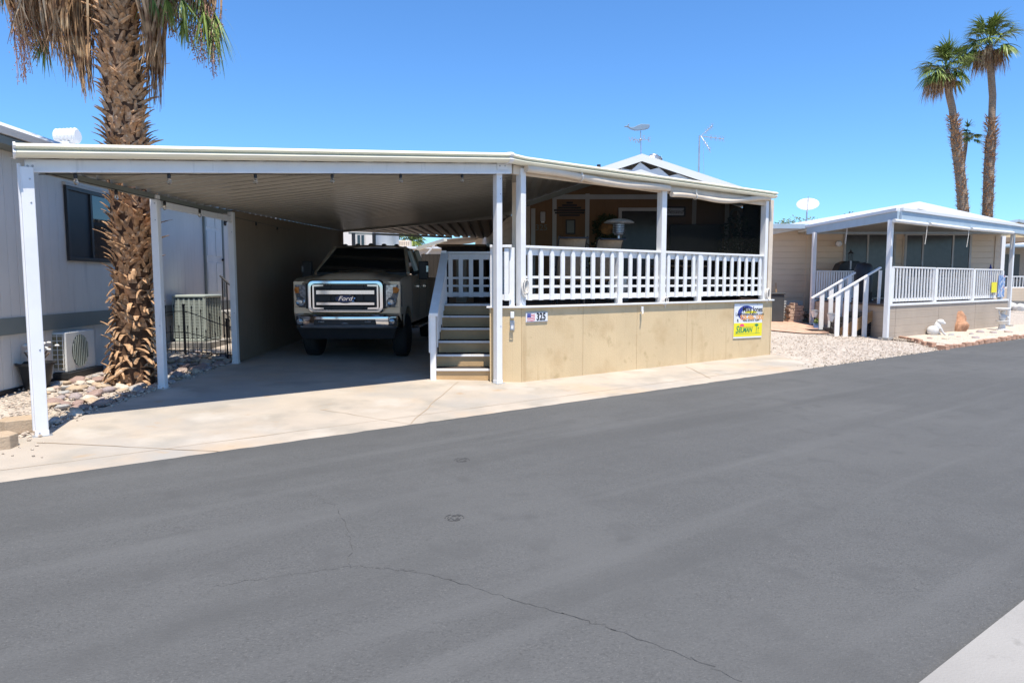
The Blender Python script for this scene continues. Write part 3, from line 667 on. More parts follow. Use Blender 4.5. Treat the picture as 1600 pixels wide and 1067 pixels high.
# cab pillars and roof
def cab(y, z, hw): return (y, z, hw)
B0, B1 = (1.42, 1.66, .93), (2.28, 2.17, .755); C0, C1 = (3.93, 1.64, .93), (3.72, 2.18, .755)
for s_ in (-1, 1):
    bd.beam((s_*.93, B0[0], 1.6), (s_*.745, B1[0], 2.17), .07, .10)
    bd.beam((s_*.95, 3.86, 1.6), (s_*.76, 3.68, 2.17), .10, .14)
    bd.beam((s_*.95, 2.72, 1.6), (s_*.765, 2.72, 2.17), .06, .10)
rs = [(-.78, 2.14), (-.74, 2.20), (-.55, 2.235), (0, 2.25), (.55, 2.235), (.74, 2.20), (.78, 2.14)]
ys = [(2.18, -.055), (2.3, -.01), (2.6, 0), (3.5, -.005), (3.78, -.05)]
bd.add([(x, y, z+dz) for y, dz in ys for x, z in rs], [(i*7+j, i*7+j+1, i*7+8+j, i*7+7+j) for i in range(4) for j in range(6)])
bd.box(-.76, .76, 3.72, 3.78, 2.02, 2.15)
body = bd.build('body', M_paint, tk, bev=.045, smooth=40)
# hood
hs = [(-.90, -.11), (-.80, -.01), (-.56, .02), (-.40, .075), (-.2, .085), (0, .085), (.2, .085), (.40, .075), (.56, .02), (.80, -.01), (.90, -.11)]
hy = [(.03, 1.40, .86), (.07, 1.475, .90), (.16, 1.515, .95), (.7, 1.55, 1), (1.2, 1.595, 1.02), (1.52, 1.61, 1.03)]
hb = T(); hb.add([(x*w, y, z+dz*(.45 if i < 2 else 1)) for i, (y, z, w) in enumerate(hy) for x, dz in hs], [(i*11+j, i*11+j+1, i*11+12+j, i*11+11+j) for i in range(5) for j in range(10)])
hb.build('hood', M_paint, tk, smooth=50)
T().box(-.9, .9, 1.36, 1.56, 1.58, 1.655).build('cowl', M_plastic, tk, bev=.01)
g_ = T(); g_.add([(-.90, 1.40, 1.66), (.90, 1.40, 1.66), (.72, 2.25, 2.165), (-.72, 2.25, 2.165), (-.9, 1.44, 1.64), (.9, 1.44, 1.64), (.72, 2.29, 2.15), (-.72, 2.29, 2.15)], [(0, 1, 2, 3), (7, 6, 5, 4), (0, 4, 5, 1), (2, 6, 7, 3), (1, 5, 6, 2), (0, 3, 7, 4)]); g_.build('windshield', M_glassd, tk)
for s_ in (-1, 1):
    for ya_, yb_, yc, yd in ((1.62, 2.68, 2.68, 2.34), (2.76, 3.80, 3.66, 2.76)):
        T().prism([(s_*.94, ya_, 1.62), (s_*.94, yb_, 1.62), (s_*.775, yc, 2.12), (s_*.775, yd, 2.12)], (-s_*.015, 0, 0)).build('side_window', M_glassd, tk)
T().prism([(-.9, 3.84, 1.66), (.9, 3.84, 1.66), (.73, 3.74, 2.1), (-.73, 3.74, 2.1)], (0, .01, 0)).build('rear_window', M_glassd, tk)
for x in (-.55, -.28, 0, .28, .55): T().ball((x, 2.36, 2.245-.03*abs(x)), (.055, .08, .035), 10, 6).build('roof_marker_light', M_plastic, tk, smooth=80)
# front face
T().box(-.97, .97, .09, .25, .88, 1.46).build('front_panel', M_paint, tk)
def rr(x0, x1, z0, z1, r, n=4):
    out = []
    for cx, cz, a0 in ((x1-r, z1-r, 0), (x0+r, z1-r, 90), (x0+r, z0+r, 180), (x1-r, z0+r, 270)):
        for i in range(n+1):
            a = R(a0+90*i/n); out.append((cx+r*math.cos(a), cz+r*math.sin(a)))
    return out
def ring(mb, o_, i_, yo0, yo1, yi):
    n = len(o_); vs = [(x, yo0, z) for x, z in o_]+[(x, yi, z) for x, z in i_]+[(x, yo1, z) for x, z in o_]+[(x, yo1, z) for x, z in i_]
    mb.add(vs, [(k, (k+1) % n, n+(k+1) % n, n+k) for k in range(n)]+[(k, (k+1) % n, 2*n+(k+1) % n, 2*n+k) for k in range(n)]+[(n+k, n+(k+1) % n, 3*n+(k+1) % n, 3*n+k) for k in range(n)])
    return mb
gr = T().box(-.60, .60, .03, .10, .93, 1.40).build('grille', M_black, tk)
mb = ring(T(), rr(-.705, .705, .885, 1.49, .11), rr(-.68, .68, .905, 1.468, .095), .02, .15, -.034); ring(mb, rr(-.68, .68, .905, 1.468, .095), rr(-.665, .665, .915, 1.455, .09), -.034, -.034, -.035); ring(mb, rr(-.665, .665, .915, 1.455, .09), rr(-.628, .628, .945, 1.422, .075), -.035, -.035, -.036); ring(mb, rr(-.628, .628, .945, 1.422, .075), rr(-.61, .61, .957, 1.408, .07), -.036, .10, .01)
mb.build('grille_surround', M_chrome, gr, smooth=50)
for s_ in (-1, 1): T().prism([(s_*.60, -.02, .96), (s_*.60, -.02, 1.40), (s_*.40, -.02, 1.40), (s_*.40, -.02, 1.375), (s_*.572, -.02, 1.37), (s_*.572, -.02, .99), (s_*.40, -.02, .985), (s_*.40, -.02, .96)], (0, .05, 0)).build('inner_frame', M_chrome, gr)
for z0, z1 in ((1.01, 1.105), (1.205, 1.325)): T().prism([(-.53, -.005, z0), (-.53, -.045, z0+.02), (-.53, -.045, z1-.02), (-.53, -.005, z1), (-.53, .05, z1), (-.53, .05, z0)], (1.06, 0, 0)).build('grille_bar', M_chrome, gr, bev=.006)
for x in (-.3, .3): T().box(x-.02, x+.02, -.0, .04, .96, 1.40).build('grille_upright', M_black, gr)
el = [(.185*math.cos(2*math.pi*i/28), 1.148+.082*math.sin(2*math.pi*i/28)) for i in range(28)]
el2 = [(.168*math.cos(2*math.pi*i/28), 1.148+.068*math.sin(2*math.pi*i/28)) for i in range(28)]
mb = ring(T(), el, el2, -.06, .0, -.075); mb.build('badge_rim', M_chrome, gr)
mb = T(); mb.prism([(x, -.062, z) for x, z in el2], (0, .03, 0)); bdg = mb.build('badge', mat('badge_blue', (.01, .02, .10), .2), gr)
text('Ford', .115, TM @ frame((0, -.066, 1.15), (1, 0, 0)), M_chrome, 'badge_lettering', gr, ext=.003, shear=.35, sx=1.15)
# headlights
for s_ in (-1, 1):
    hl = T().prism([(s_*.725, -.0, .99), (s_*.725, -.0, 1.40), (s_*.93, .04, 1.40), (s_*.99, .16, 1.40), (s_*.99, .16, .99), (s_*.93, .05, .99)], (0, .12, 0)).build('headlight', M_lens, tk, bev=.01)
    T().prism([(s_*.86, .012, 1.25), (s_*.86, .012, 1.36), (s_*.93, .03, 1.36), (s_*.965, .09, 1.31), (s_*.93, .03, 1.25)], (0, .04, 0)).build('turn_lens', M_amber, hl)
    T().lathe((s_*.83, .03, 1.09), [(.085, .03), (.07, .04), (.06, .034), (.02, .028)], 16, (0, -1, 0)).build('reflector', M_lens, hl, smooth=60)
    T().box(s_*.715-.012, s_*.715+.012, -.02, .1, .97, 1.42).build('headlight_trim', M_plastic, hl)
# bumper
sec = [(.86, 0), (.82, -.05), (.70, -.06), (.62, -.03)]
xs = [-1.0, -.93, -.75, -.4, 0, .4, .75, .93, 1.0]; bk = [.30, .10, .0, -.05, -.06, -.05, .0, .10, .30]
bm_ = T(); vs = [(x, b+yy, z) for x, b in zip(xs, bk) for z, yy in sec]+[(x, b+.07, z) for x, b in zip(xs, bk) for z in (.62, .86)]
bm_.add(vs, [(i*4+j, i*4+4+j, i*4+5+j, i*4+1+j) for i in range(8) for j in range(3)]+[(36+i*2+1, 36+i*2+3, i*4+4, i*4) for i in range(8)]+[(36+i*2, 36+i*2+2, i*4+7, i*4+3) for i in range(8)])
bp = bm_.build('front_bumper', M_chrome, tk, smooth=40)
mb = T(); mb.prism([(-.55, -.118, .775), (-.57, -.118, .675), (.57, -.118, .675), (.55, -.118, .775)], (0, .06, 0)); mb.build('bumper_inset', M_black, bp, bev=.01)
for x in (-.42, .42): T().tube([(x-.05, -.13, .735), (x, -.16, .735), (x+.05, -.13, .735)], .014, 6).build('tow_hook', M_steel, bp)
for s_ in (-1, 1):
    T().prism([(s_*.76, -.04, .80), (s_*.77, -.04, .66), (s_*.92, .03, .66), (s_*.92, .03, .80)], (0, .05, 0)).build('fog_recess', M_black, bp)
    T().lathe((s_*.835, -.02, .735), [(.05, .0), (.055, .03), (.02, .04)], 14, (0, -1, 0)).build('fog_light', M_lens, bp, smooth=60)
T().prism([(-.92, .02, .62), (.92, .02, .62), (.84, .12, .40), (-.84, .12, .40)], (0, .05, 0)).build('front_valance', M_plastic, tk, bev=.02)
T().box(-.8, .8, .2, .9, .9, 1.0).build('engine_bay_cover', M_black, tk)
# wheels
for x in (-.86, .86):
    for y in (WA, WB):
        MBt = T(); s_ = 1 if x > 0 else -1
        wh = MBt.lathe((x-s_*.14, y, WZ), [(.24, 0), (.36, 0), (.41, .03), (WR, .07), (WR, .21), (.41, .25), (.36, .28), (.24, .28)], 32, (s_, 0, 0)).build('wheel', M_rub, tk, smooth=50)
        mb = T(); mb.lathe((x-s_*.12, y, WZ), [(.235, .0), (.24, .24), (.20, .255), (.19, .20), (.07, .21), (.06, .25), (.01, .255)], 24, (s_, 0, 0)); mb.build('rim', M_chrome, wh, smooth=40)
T().cyl((-.8, WA, WZ), (.8, WA, WZ), .05).build('axle', M_black, tk); T().cyl((-.8, WB, WZ), (.8, WB, WZ), .07).build('axle', M_black, tk)
T().box(-.45, .45, .4, 6.0, .48, .60).build('chassis_frame', M_black, tk)
for s_ in (-1, 1):
    mr = T().box(s_*1.20-.10, s_*1.20+.10, 1.70, 1.80, 1.50, 1.88).build('mirror', M_plastic, tk, bev=.02)
    T().beam((s_*.95, 1.8, 1.62), (s_*1.12, 1.76, 1.66), .05, .07).build('mirror_arm', M_plastic, mr)
    T().box(s_*1.285-.02, s_*1.285+.02, 1.69, 1.75, 1.66, 1.78).build('mirror_marker', M_lens, mr)
    T().beam((s_*1.02, 1.7, .52), (s_*1.02, 3.9, .52), .14, .05).build('running_board', M_chrome, tk, bev=.01)
    for y in (2.45, 3.55): T().beam((s_*1.0, y, 1.36), (s_*1.0, y+.2, 1.36), .03, .045).build('door_handle', M_chrome, tk, bev=.005)
    for y in (1.58, 2.71, 3.9): T().box(s_*.983-.004, s_*.983+.004, y-.006, y+.006, .7, 1.6).build('door_gap', M_black, tk)
    T().box(s_*.92-.06, s_*.92+.06, 6.17, 6.20, 1.05, 1.5).build('taillight', M_redl, tk)
T().box(-.9, .9, 6.2, 6.35, .62, .84).build('rear_bumper', M_chrome, tk, bev=.02)
T().beam((.75, -.02+.1, 1.6), (.76, .1, 1.6), .01, .01)

#@@PALM
# ------------------------------------------------------------------ near fan palm
PB = G(207, 597); PX, PYy = PB.x, PB.y
pl = thing('fan_palm', 'thick trunked fan palm with shaggy brown leaf bases, just left of the carport', 'palm tree', (PX, PYy, PB.z))
pz1 = 7.0
AX = [(-1, 0), (0, 0), (1, .07), (2.3, .10), (4, .07), (5, .045), (9, .02)]
def axis_(z):
    h = z-PB.z
    for (a, b), (c, d) in zip(AX, AX[1:]):
        if h <= c: return Vector((PX+b+(d-b)*(h-a)/(c-a), PYy, z))
    return Vector((PX, PYy, z))
def trr(z):
    h = z-PB.z
    return .25 if h > 1.2 else .25+.07*max(0, 1-h/.9)
mb = MB(); zs = [PB.z-.05+i*.2 for i in range(36)]
mb.tube([axis_(z) for z in zs], [trr(z)*.93 for z in zs], 16); trunk = mb.build('trunk', M_tkcore, pl, smooth=60)
mb = MB(); k = 0; z = PB.z+.0; prng = random.Random(3)
while z < 7.1:
    for j in range(15):
        a = 2*math.pi*j/15+(k % 2)*math.pi/15+prng.gauss(0, .13); c = axis_(z); h = z-PB.z
        rad = Vector((math.cos(a), math.sin(a), 0)); tan = Vector((-math.sin(a), math.cos(a), 0)); r0 = trr(z)*.9
        L = prng.uniform(.17, .33); w = prng.uniform(.032, .062); tilt = prng.gauss(0, .6)
        droop = prng.random() < max(0, min(.8, (1.9-h)/1.8)); L *= (.78 if h < 1.6 else 1)
        out_ = prng.uniform(.2, .62) if not droop else prng.uniform(.3, .75)
        upv = Vector((0, 0, 1)); pts_ = []
        zo = prng.uniform(-.04, .04)
        for q, t in enumerate((0, .3, .62, .85, 1)):
            rr_ = r0+L*out_*t*(.45+.55*t); zz = zo+L*.95*t*(1-.32*t) if not droop else zo+L*(.55*t-.95*t*t)
            p = c+rad*rr_+upv*zz+tan*(tilt*L*t); ww = w*(1.15, 1, .75, .6, .25)[q]; th = .022*(1-.5*t)
            pts_.append((p-tan*ww+rad*.0, p+rad*th, p+tan*ww, p-rad*th))
        vs = [v for s4 in pts_ for v in s4]
        mb.add(vs, [(4*i+m, 4*i+(m+1) % 4, 4*i+4+(m+1) % 4, 4*i+4+m) for i in range(4) for m in range(4)]+[(0, 1, 2, 3), (16, 17, 18, 19)])
    z += .085; k += 1
mb.build('leaf_bases', M_boot, pl, calc=False)
def strip(mb, p, d, L, w, droopf, n=5, rg=prng, up=None):
    pts_ = [Vector(p)]; d = Vector(d).normalized()
    for i in range(n):
        pts_.append(pts_[-1]+d*L/n); d = (d+Vector((rg.gauss(0, .05), rg.gauss(0, .05), -droopf))).normalized()
    sd2 = d.cross(Vector((0, 0, 1))); sd2 = sd2.normalized() if sd2.length > .05 else Vector((1, 0, 0)); ang = rg.uniform(0, 3.14)
    vs = []
    for i, q in enumerate(pts_):
        ww = w*(1-.9*(i/n)**1.5)*.5; s3 = sd2*math.cos(ang)+Vector((0, 1, 0))*math.sin(ang)*.8
        vs += [q-s3*ww, q+s3*ww]
    mb.add(vs, [(2*i, 2*i+1, 2*i+3, 2*i+2) for i in range(n)])
def fan(mbf, mbs, base, d0, Ls, Lf, nl, w, dr, rg, spread=1.25, stiff=.35, lam=None):
    """one fan leaf: petiole then a fan of folded leaflets"""
    d0 = Vector(d0).normalized(); p = Vector(base); pts_ = [p.copy()]
    for i in range(6): p = p+d0*Ls/6; pts_.append(p.copy()); d0 = (d0+Vector((0, 0, -dr/6))).normalized()
    mbs.tube(pts_, [.022-.002*i for i in range(7)], 5)
    side = d0.cross(Vector((0, 0, 1))); side = side.normalized() if side.length > .05 else Vector((1, 0, 0)); nrm = side.cross(d0)
    for i in range(nl):
        a = spread*(2*i/(nl-1)-1); d = d0*math.cos(a)+side*math.sin(a)+nrm*rg.gauss(0, .10)
        strip(mbf, p, d, Lf*(1-.25*abs(a)/spread)*rg.uniform(.85, 1.1), w, stiff*rg.uniform(.6, 1.3), 5, rg)
# dead skirt leaves, green leaves and seed strings of the crown
cz = 6.7; ct = axis_(cz)
mbd = MB(); mbp = MB(); rg = random.Random(11)
def P10(px, py, dy=0): return PY(px, py, PYy+dy)
def hang(mb, a, b, n, w, sa, sb, rg):
    """bundle of dead leaf strips hanging from a down to b"""
    for i in range(n):
        p = a+Vector((rg.gauss(0, sa), rg.gauss(0, sa*1.3), rg.gauss(0, sa*.6))); q = b+Vector((rg.gauss(0, sb), rg.gauss(0, sb*1.4), -abs(rg.gauss(0, sb*1.2))+.05+rg.uniform(0, .5)*(a-b).length*.5))
        m_ = p.lerp(q, .45)+Vector(((a.x-ct.x)*.10+rg.gauss(0, .04), rg.gauss(0, .05), .08)); ang = rg.uniform(0, 3.1); sv = Vector((math.cos(ang), math.sin(ang), 0)); vs = []
        for j in range(6):
            t = j/5; c = p*(1-t)**2+m_*2*t*(1-t)+q*t*t; ww = w*rg.uniform(.8, 1.2)*(1-.85*t**2)*.5; vs += [c-sv*ww, c+sv*ww]
        mb.add(vs, [(2*j, 2*j+1, 2*j+3, 2*j+2) for j in range(5)])
bund = [((120, -30), (137, 160), 70, .10, .06), ((104, -30), (112, 125), 60, .12, .07), ((88, -40), (92, 95), 50, .12, .08), ((60, -50), (70, 85), 55, .14, .12), ((35, -50), (45, 80), 45, .12, .08), ((150, -30), (150, 60), 36, .1, .10), ((75, -50), (80, 55), 60, .2, .12), ((128, -50), (128, 95), 45, .1, .08),
        ((236, -20), (243, 168), 75, .09, .055), ((226, -10), (234, 110), 40, .08, .06), ((258, -40), (262, 55), 36, .12, .09), ((300, -60), (300, 45), 50, .16, .12), ((318, -40), (322, 60), 30, .1, .07), ((275, -50), (280, 30), 40, .14, .1), ((15, -60), (18, 10), 30, .12, .1)]
for (ax, ay), (bx_, by), n, s1, s2 in bund:
    dy = rg.uniform(-.5, .35); hang(mbd, P10(ax, ay, dy), P10(bx_, by, dy-.05), int(n*1.3), .034, s1, s2, rg)
for i in range(16):                          # skirt seen from other sides
    a = 2*math.pi*i/16; r = rg.uniform(.35, 1.1); t = ct+Vector((math.cos(a)*r, abs(math.sin(a))*r+.1, .3)); hang(mbd, t, t+Vector((math.cos(a)*.2, math.sin(a)*.2, -rg.uniform(.5, 1.1))), 26, .034, .12, .08, rg)
mbd.build('dead_fronds', M_dead, pl, calc=False)
mbf = MB(); mbs = MB(); top = axis_(7.3)
for i in range(44):
    a = rg.uniform(0, 2*math.pi); e = rg.uniform(-.35, 1.2); d = Vector((math.cos(a)*math.cos(e), math.sin(a)*math.cos(e), math.sin(e)))
    fan(mbf, mbs, top+Vector((0, 0, rg.uniform(-.3, .4))), d, rg.uniform(.9, 1.4), rg.uniform(.8, 1.1), 30, .035, .9, rg)
for px, py, bx_, by, sp_ in ((318, 18, 335, 110, .6), (285, 0, 300, 60, .6), (245, -40, 262, 30, .8), (60, 10, 72, 80, .5), (70, 60, 62, 100, .3), (3, -30, 4, 10, .5), (288, 30, 285, 75, .4), (335, 20, 348, 95, .4), (325, 35, 338, 100, .35), (240, -10, 250, 40, .5), (260, 0, 275, 50, .6), (310, -10, 330, 45, .7)):
    b = P10(px, py, rg.uniform(-.4, .2)); q = P10(bx_, by, -.2)
    for j in range(34):
        dd_ = (q-b).normalized()+Vector((rg.gauss(0, sp_*.5), rg.gauss(0, .35), rg.gauss(0, .2))); strip(mbf, b, dd_, (q-b).length*rg.uniform(.6, 1.15), .03, .12, 5, rg)
mbf.build('green_fronds', M_frond, pl, calc=False); mbs.build('leaf_stems', M_dead, pl, smooth=60, calc=False)
mb = MB()
for (ax, ay), (bx_, by), n in (((25, -10), (38, 135), 22), ((45, 20), (52, 100), 14), ((318, 10), (330, 125), 20), ((300, 40), (312, 105), 12), ((268, 20), (268, 80), 8), ((12, -20), (18, 40), 6), ((22, -60), (30, 60), 14)):
    for i in range(n):
        a = P10(ax, ay, rg.gauss(0, .25))+Vector((rg.gauss(0, .10), 0, 0)); b = P10(bx_, by, rg.gauss(0, .2))+Vector((rg.gauss(0, .07), 0, rg.uniform(0, .5))); m_ = 26
        for j in range(m_):
            t = j/m_; c = a.lerp(b, t)+Vector((rg.gauss(0, .03), rg.gauss(0, .03), rg.gauss(0, .02))); r = rg.uniform(.006, .013)
            mb.add([c+Vector(v)*r for v in ((1, 0, 0), (-1, 0, 0), (0, 1, 0), (0, -1, 0), (0, 0, 1.2), (0, 0, -1.2))], [(0, 2, 4), (2, 1, 4), (1, 3, 4), (3, 0, 4), (2, 0, 5), (1, 2, 5), (3, 1, 5), (0, 3, 5)])
        mb.tube([a, a.lerp(b, .5)+Vector((rg.gauss(0, .03), 0, 0)), b], .004, 3)
mb.build('seed_strings', M_seed, pl, calc=False)

def far_palm(name, label, pts, rlow, rup, split, cr, seed, nfan=40, skirt=True, Y=42):
    """tall palm: pts = image trace of the trunk axis turned to metres at distance Y"""
    P = [PY(x, y, Y) for x, y in pts]; P = [Vector((P[0].x, Y, gz(P[0].x, Y)-.1))]+P
    t = thing(name, label, 'palm tree', tuple(P[0])); rg = random.Random(seed)
    L = []; R_ = []
    for a, b in zip(P, P[1:]):
        n = max(2, int((b-a).length/.4))
        for i in range(n): L.append(a.lerp(b, i/n))
    L.append(P[-1]); zs_ = PY(0, split, Y).z
    for p in L: R_.append(rlow*.82 if p.z < zs_ else rup)
    MB().tube(L, R_, 12).build('trunk', M_tksm, t, smooth=50)
    mb = MB()
    for i in range(len(L)-1):
        if L[i].z > zs_+.6: break
        for q in range(5):
            c = L[i].lerp(L[i+1], q/5); k = 12 if c.z > zs_-1.2 else 9
            for j in range(k):
                a = rg.uniform(0, 6.28); rad = Vector((math.cos(a), math.sin(a), 0)); tn = Vector((-rad.y, rad.x, 0)); l_ = rg.uniform(.10, .22)*(1.5 if c.z > zs_-1.0 else 1); w_ = rg.uniform(.04, .07)
                p0 = c+rad*rlow*.75; p1 = p0+rad*l_*.8+Vector((0, 0, l_*rg.uniform(-.2, .9)))
                mb.add([p0-tn*w_, p0+tn*w_, p1+tn*w_*.4, p1-tn*w_*.4], [(0, 1, 2, 3)])
    mb.build('leaf_bases', M_boot, t, calc=False)
    top = L[-1]; mf = MB(); ms = MB(); md = MB()
    for i in range(nfan):
        a = rg.uniform(0, 6.28); e = rg.uniform(-.3, 1.35); d = Vector((math.cos(a)*math.cos(e), math.sin(a)*math.cos(e), math.sin(e)))
        if cr[2]: d = (d+Vector((cr[2], 0, 0))).normalized()
        fan(mf, ms, top+Vector((0, 0, rg.uniform(-.2, .3))), d, cr[0]*rg.uniform(.55, 1.1), cr[1]*rg.uniform(.8, 1.1), 24, .105, .55, rg, spread=1.3, stiff=.22)
    mf.build('green_fronds', M_frond, t, calc=False); ms.build('leaf_stems', M_leaf, t, calc=False)
    if skirt:
        for i in range(30):
            a = rg.uniform(0, 6.28); r = rg.uniform(.15, .75); p = top+Vector((math.cos(a)*r*1.1+cr[2]*.6, math.sin(a)*r, -.2-r*.25))
            for j in range(12): strip(md, p+Vector((rg.gauss(0, .1), rg.gauss(0, .1), 0)), (math.cos(a)*.18+rg.gauss(0, .1), math.sin(a)*.18, -1), rg.uniform(.9, 1.9)*cr[3], .07, .1, 4, rg)
        md.build('dead_fronds', M_dead, t, calc=False)
    return t
far_palm('fan_palm', 'shorter leaning palm, left of the two tall palms behind the neighbour roof', [(1506, 330), (1500, 270), (1493, 215), (1488, 170), (1483, 148), (1478, 110)], .34, .20, 205, (1.0, 1.1, -.22, .85), 5)
far_palm('fan_palm', 'tallest fan palm, right of the two tall palms behind the neighbour roof', [(1543, 335), (1545, 270), (1549, 205), (1551, 150), (1547, 95), (1545, 72)], .34, .19, 210, (1.15, 1.15, 0, .8), 8)
far_palm('fan_palm', 'small fan palm with a sparse green crown tucked beside the leaning tall palm', [(1499, 330), (1500, 290), (1508, 235), (1510, 215)], .12, .11, 300, (.5, .55, .05, 0), 9, nfan=11, skirt=False, Y=43.5)

#@@LEFT
# ------------------------------------------------------------------ left neighbour home
W0 = Vector((-6.78, 9.06, 0)); WD = Vector((-.075, 1, 0)).normalized()
ln = thing('mobile_home', 'white ribbed mobile home with a grey band and black window at the left edge', 'mobile home', (W0.x, W0.y, gz(*W0.xy)))
WM = wallM(W0+WD*-3.2-Vector((0, 0, 0)), WD)        # local x along the wall away from the camera, -y faces the driveway
LZ = .05; WT = 3.42
def LW(): return MB(WM)
def lx(px, py=440): p = PL(px, py, W0, WD); return (p-(W0+WD*-3.2)).dot(WD), p.z
LL = 16
z0b, z1b = lx(20, 522.5)[1], lx(20, 496.2)[1]
LW().box(0, LL, .0, .12, z1b, WT).build('wall', M_nwall, ln)
LW().box(0, LL, .035, .12, LZ, z0b).build('skirting', M_nwall, ln)
LW().box(0, LL, -.015, .12, z0b, z1b).build('band', M_band, ln)
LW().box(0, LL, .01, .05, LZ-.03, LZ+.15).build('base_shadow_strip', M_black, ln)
WM2 = wallM(W0+WD*-3.2, (1, 0, 0))
for x_ in (0, LL-.12): LW().box(x_, x_+.12, .12, 4.4, .05, WT).build('end_wall', M_nwall, ln)
# roof with slight curve
mb = MB(WM); rp = [(-.32, 3.52), (-.36, 3.60), (-.30, 3.66), (.5, 3.82), (1.4, 4.0), (2.3, 4.08), (3.2, 4.0), (4.7, 3.66), (4.7, 3.5), (2.3, 3.6), (0.1, 3.5)]
mb.prism([(-.3, y, z) for y, z in rp], (LL+.6, 0, 0)); mb.build('roof', M_roofw, ln, smooth=30)
LW().box(-.3, LL+.3, -.30, .1, 3.40, 3.50).build('soffit', M_band, ln)
# window
xa, zt_ = lx(98, 289); xb, _ = lx(172, 300); zb_ = lx(98, 407)[1]
wf = MB(WM); wf.box(xa, xb, -.05, -.002, zb_, zb_+.06).box(xa, xb, -.05, -.002, zt_-.06, zt_).box(xa, xa+.06, -.05, -.002, zb_+.06, zt_-.06).box(xb-.06, xb, -.05, -.002, zb_+.06, zt_-.06).box((xa+xb)/2-.03, (xa+xb)/2+.03, -.045, -.002, zb_+.06, zt_-.06)
wf = wf.build('window', M_black, ln, bev=.004)
LW().box(xa+.06, (xa+xb)/2-.03, -.02, -.003, zb_+.06, zt_-.06).build('pane', M_iron, wf); LW().box((xa+xb)/2+.03, xb-.06, -.03, -.003, zb_+.06, zt_-.06).build('pane', M_glassd, wf)
LW().box(xa-.02, xb+.02, -.055, -.002, zt_+.001, zt_+.05).build('window_trim', M_trim, ln)
# door and lamp
xa, zt_ = lx(316, 321); xb, _ = lx(345, 327); dz = 1.25
dr_ = LW().box(xa+.05, xb-.05, -.02, -.002, dz, zt_-.05).build('door', M_acw, ln)
fr = MB(WM); fr.box(xa-.04, xa+.05, -.04, -.001, dz, zt_).box(xb-.05, xb+.04, -.04, -.001, dz, zt_).box(xa+.05, xb-.05, -.04, -.001, zt_-.05, zt_); fr.build('door_frame', M_band, ln)
for i in range(2):
    for (za_, zb2) in ((.15, .85), (1.0, 1.6), (1.68, 1.92)):
        w_ = (xb-xa-.1)/2; x_ = xa+.05+w_*i; LW().box(x_+.1, x_+w_-.08, -.032, -.021, dz+za_*1.02, dz+zb2*1.02).build('door_panel', M_acw, dr_, bev=.008)
LW().ball((xb-.15, -.06, dz+.95), .035).build('door_knob', M_black, dr_, smooth=60)
# lamp
xa, za_ = lx(350.5, 349); wl = thing('wall_lamp', 'small black coach lamp on the white wall right of the left home door', 'lamp', tuple(WM @ Vector((xa, 0, za_))))
LW().lathe((xa, -.01, za_), [(.07, 0), (.06, .03), (.02, .04)], 14, (0, -1, 0)).tube([(xa, -.03, za_), (xa, -.12, za_+.12), (xa, -.22, za_+.12), (xa, -.25, za_+.05)], .012, 6).build('bracket', M_black, wl, smooth=60)
LW().lathe((xa, -.25, za_-.18), [(.02, 0), (.07, .04), (.08, .16), (.05, .22), (.01, .25)], 12).build('lamp_glass', M_bulb, wl, smooth=60)
# ribbed roof vent
p = PY(105, 214, 13.5); vt = thing('roof_vent', 'white ribbed vent cowl on the roof of the left home', 'roof vent', (p.x, 13.5, p.z-.25))
MB().cyl((p.x, 13.5, p.z-.35), (p.x, 13.5, p.z-.1), .13).build('pipe', M_roofw, vt, smooth=60)
mb = MB(); prf = []
for i in range(13): prf += [(.115+.035*(i % 2), i*.035)]
mb.lathe((p.x-.21, 13.5, p.z), prf, 18, (1, 0, .05)); mb.build('cowl', M_roofw, vt)
# mini split unit
U0 = G(106, 592); ux = U0.x; ms_ = thing('mini_split', 'low beige mini split air conditioner with wire coil guard against the left home', 'air conditioner', (ux, U0.y, U0.z))
UM = wallM((ux, U0.y, gz(*U0.xy)+.10), WD)      # x along wall, +y towards wall
MB(UM).box(0, .82, .0, .30, 0, .60).build('casing', M_acw, ms_, bev=.012)
MB(UM).box(-.012, -.002, .03, .27, .04, .57).build('coil', mat('coil_tan', (.22, .18, .10), .7, var=.3, vs=30), ms_)
mb = MB(UM)
for i in range(8): mb.beam((-.03, .02, .06+i*.07), (-.03, .28, .06+i*.07), .008, .008)
for i in range(4): mb.beam((-.03, .03+i*.08, .04), (-.03, .03+i*.08, .57), .008, .008)
mb.build('coil_guard', M_acw, ms_)
fan_ = MB(UM); n = 28
fan_.prism([(.38+.23*math.cos(2*math.pi*i/n), -.004, .30+.25*math.sin(2*math.pi*i/n)) for i in range(n)], (0, .002, 0)); fg = fan_.build('fan_opening', M_acd, ms_)
mb = MB(UM)
for i in range(9): x_ = .18+i*.05; h_ = .25*math.sqrt(max(0, 1-((x_-.38)/.23)**2)); mb.beam((x_, -.014, .30-h_), (x_, -.014, .30+h_), .012, .01)
mb.build('fan_guard', M_ac, fg)
MB(UM).box(-.05, .95, -.06, .36, -.10, -.005).build('base_pad', M_plastic, ms_, bev=.01)
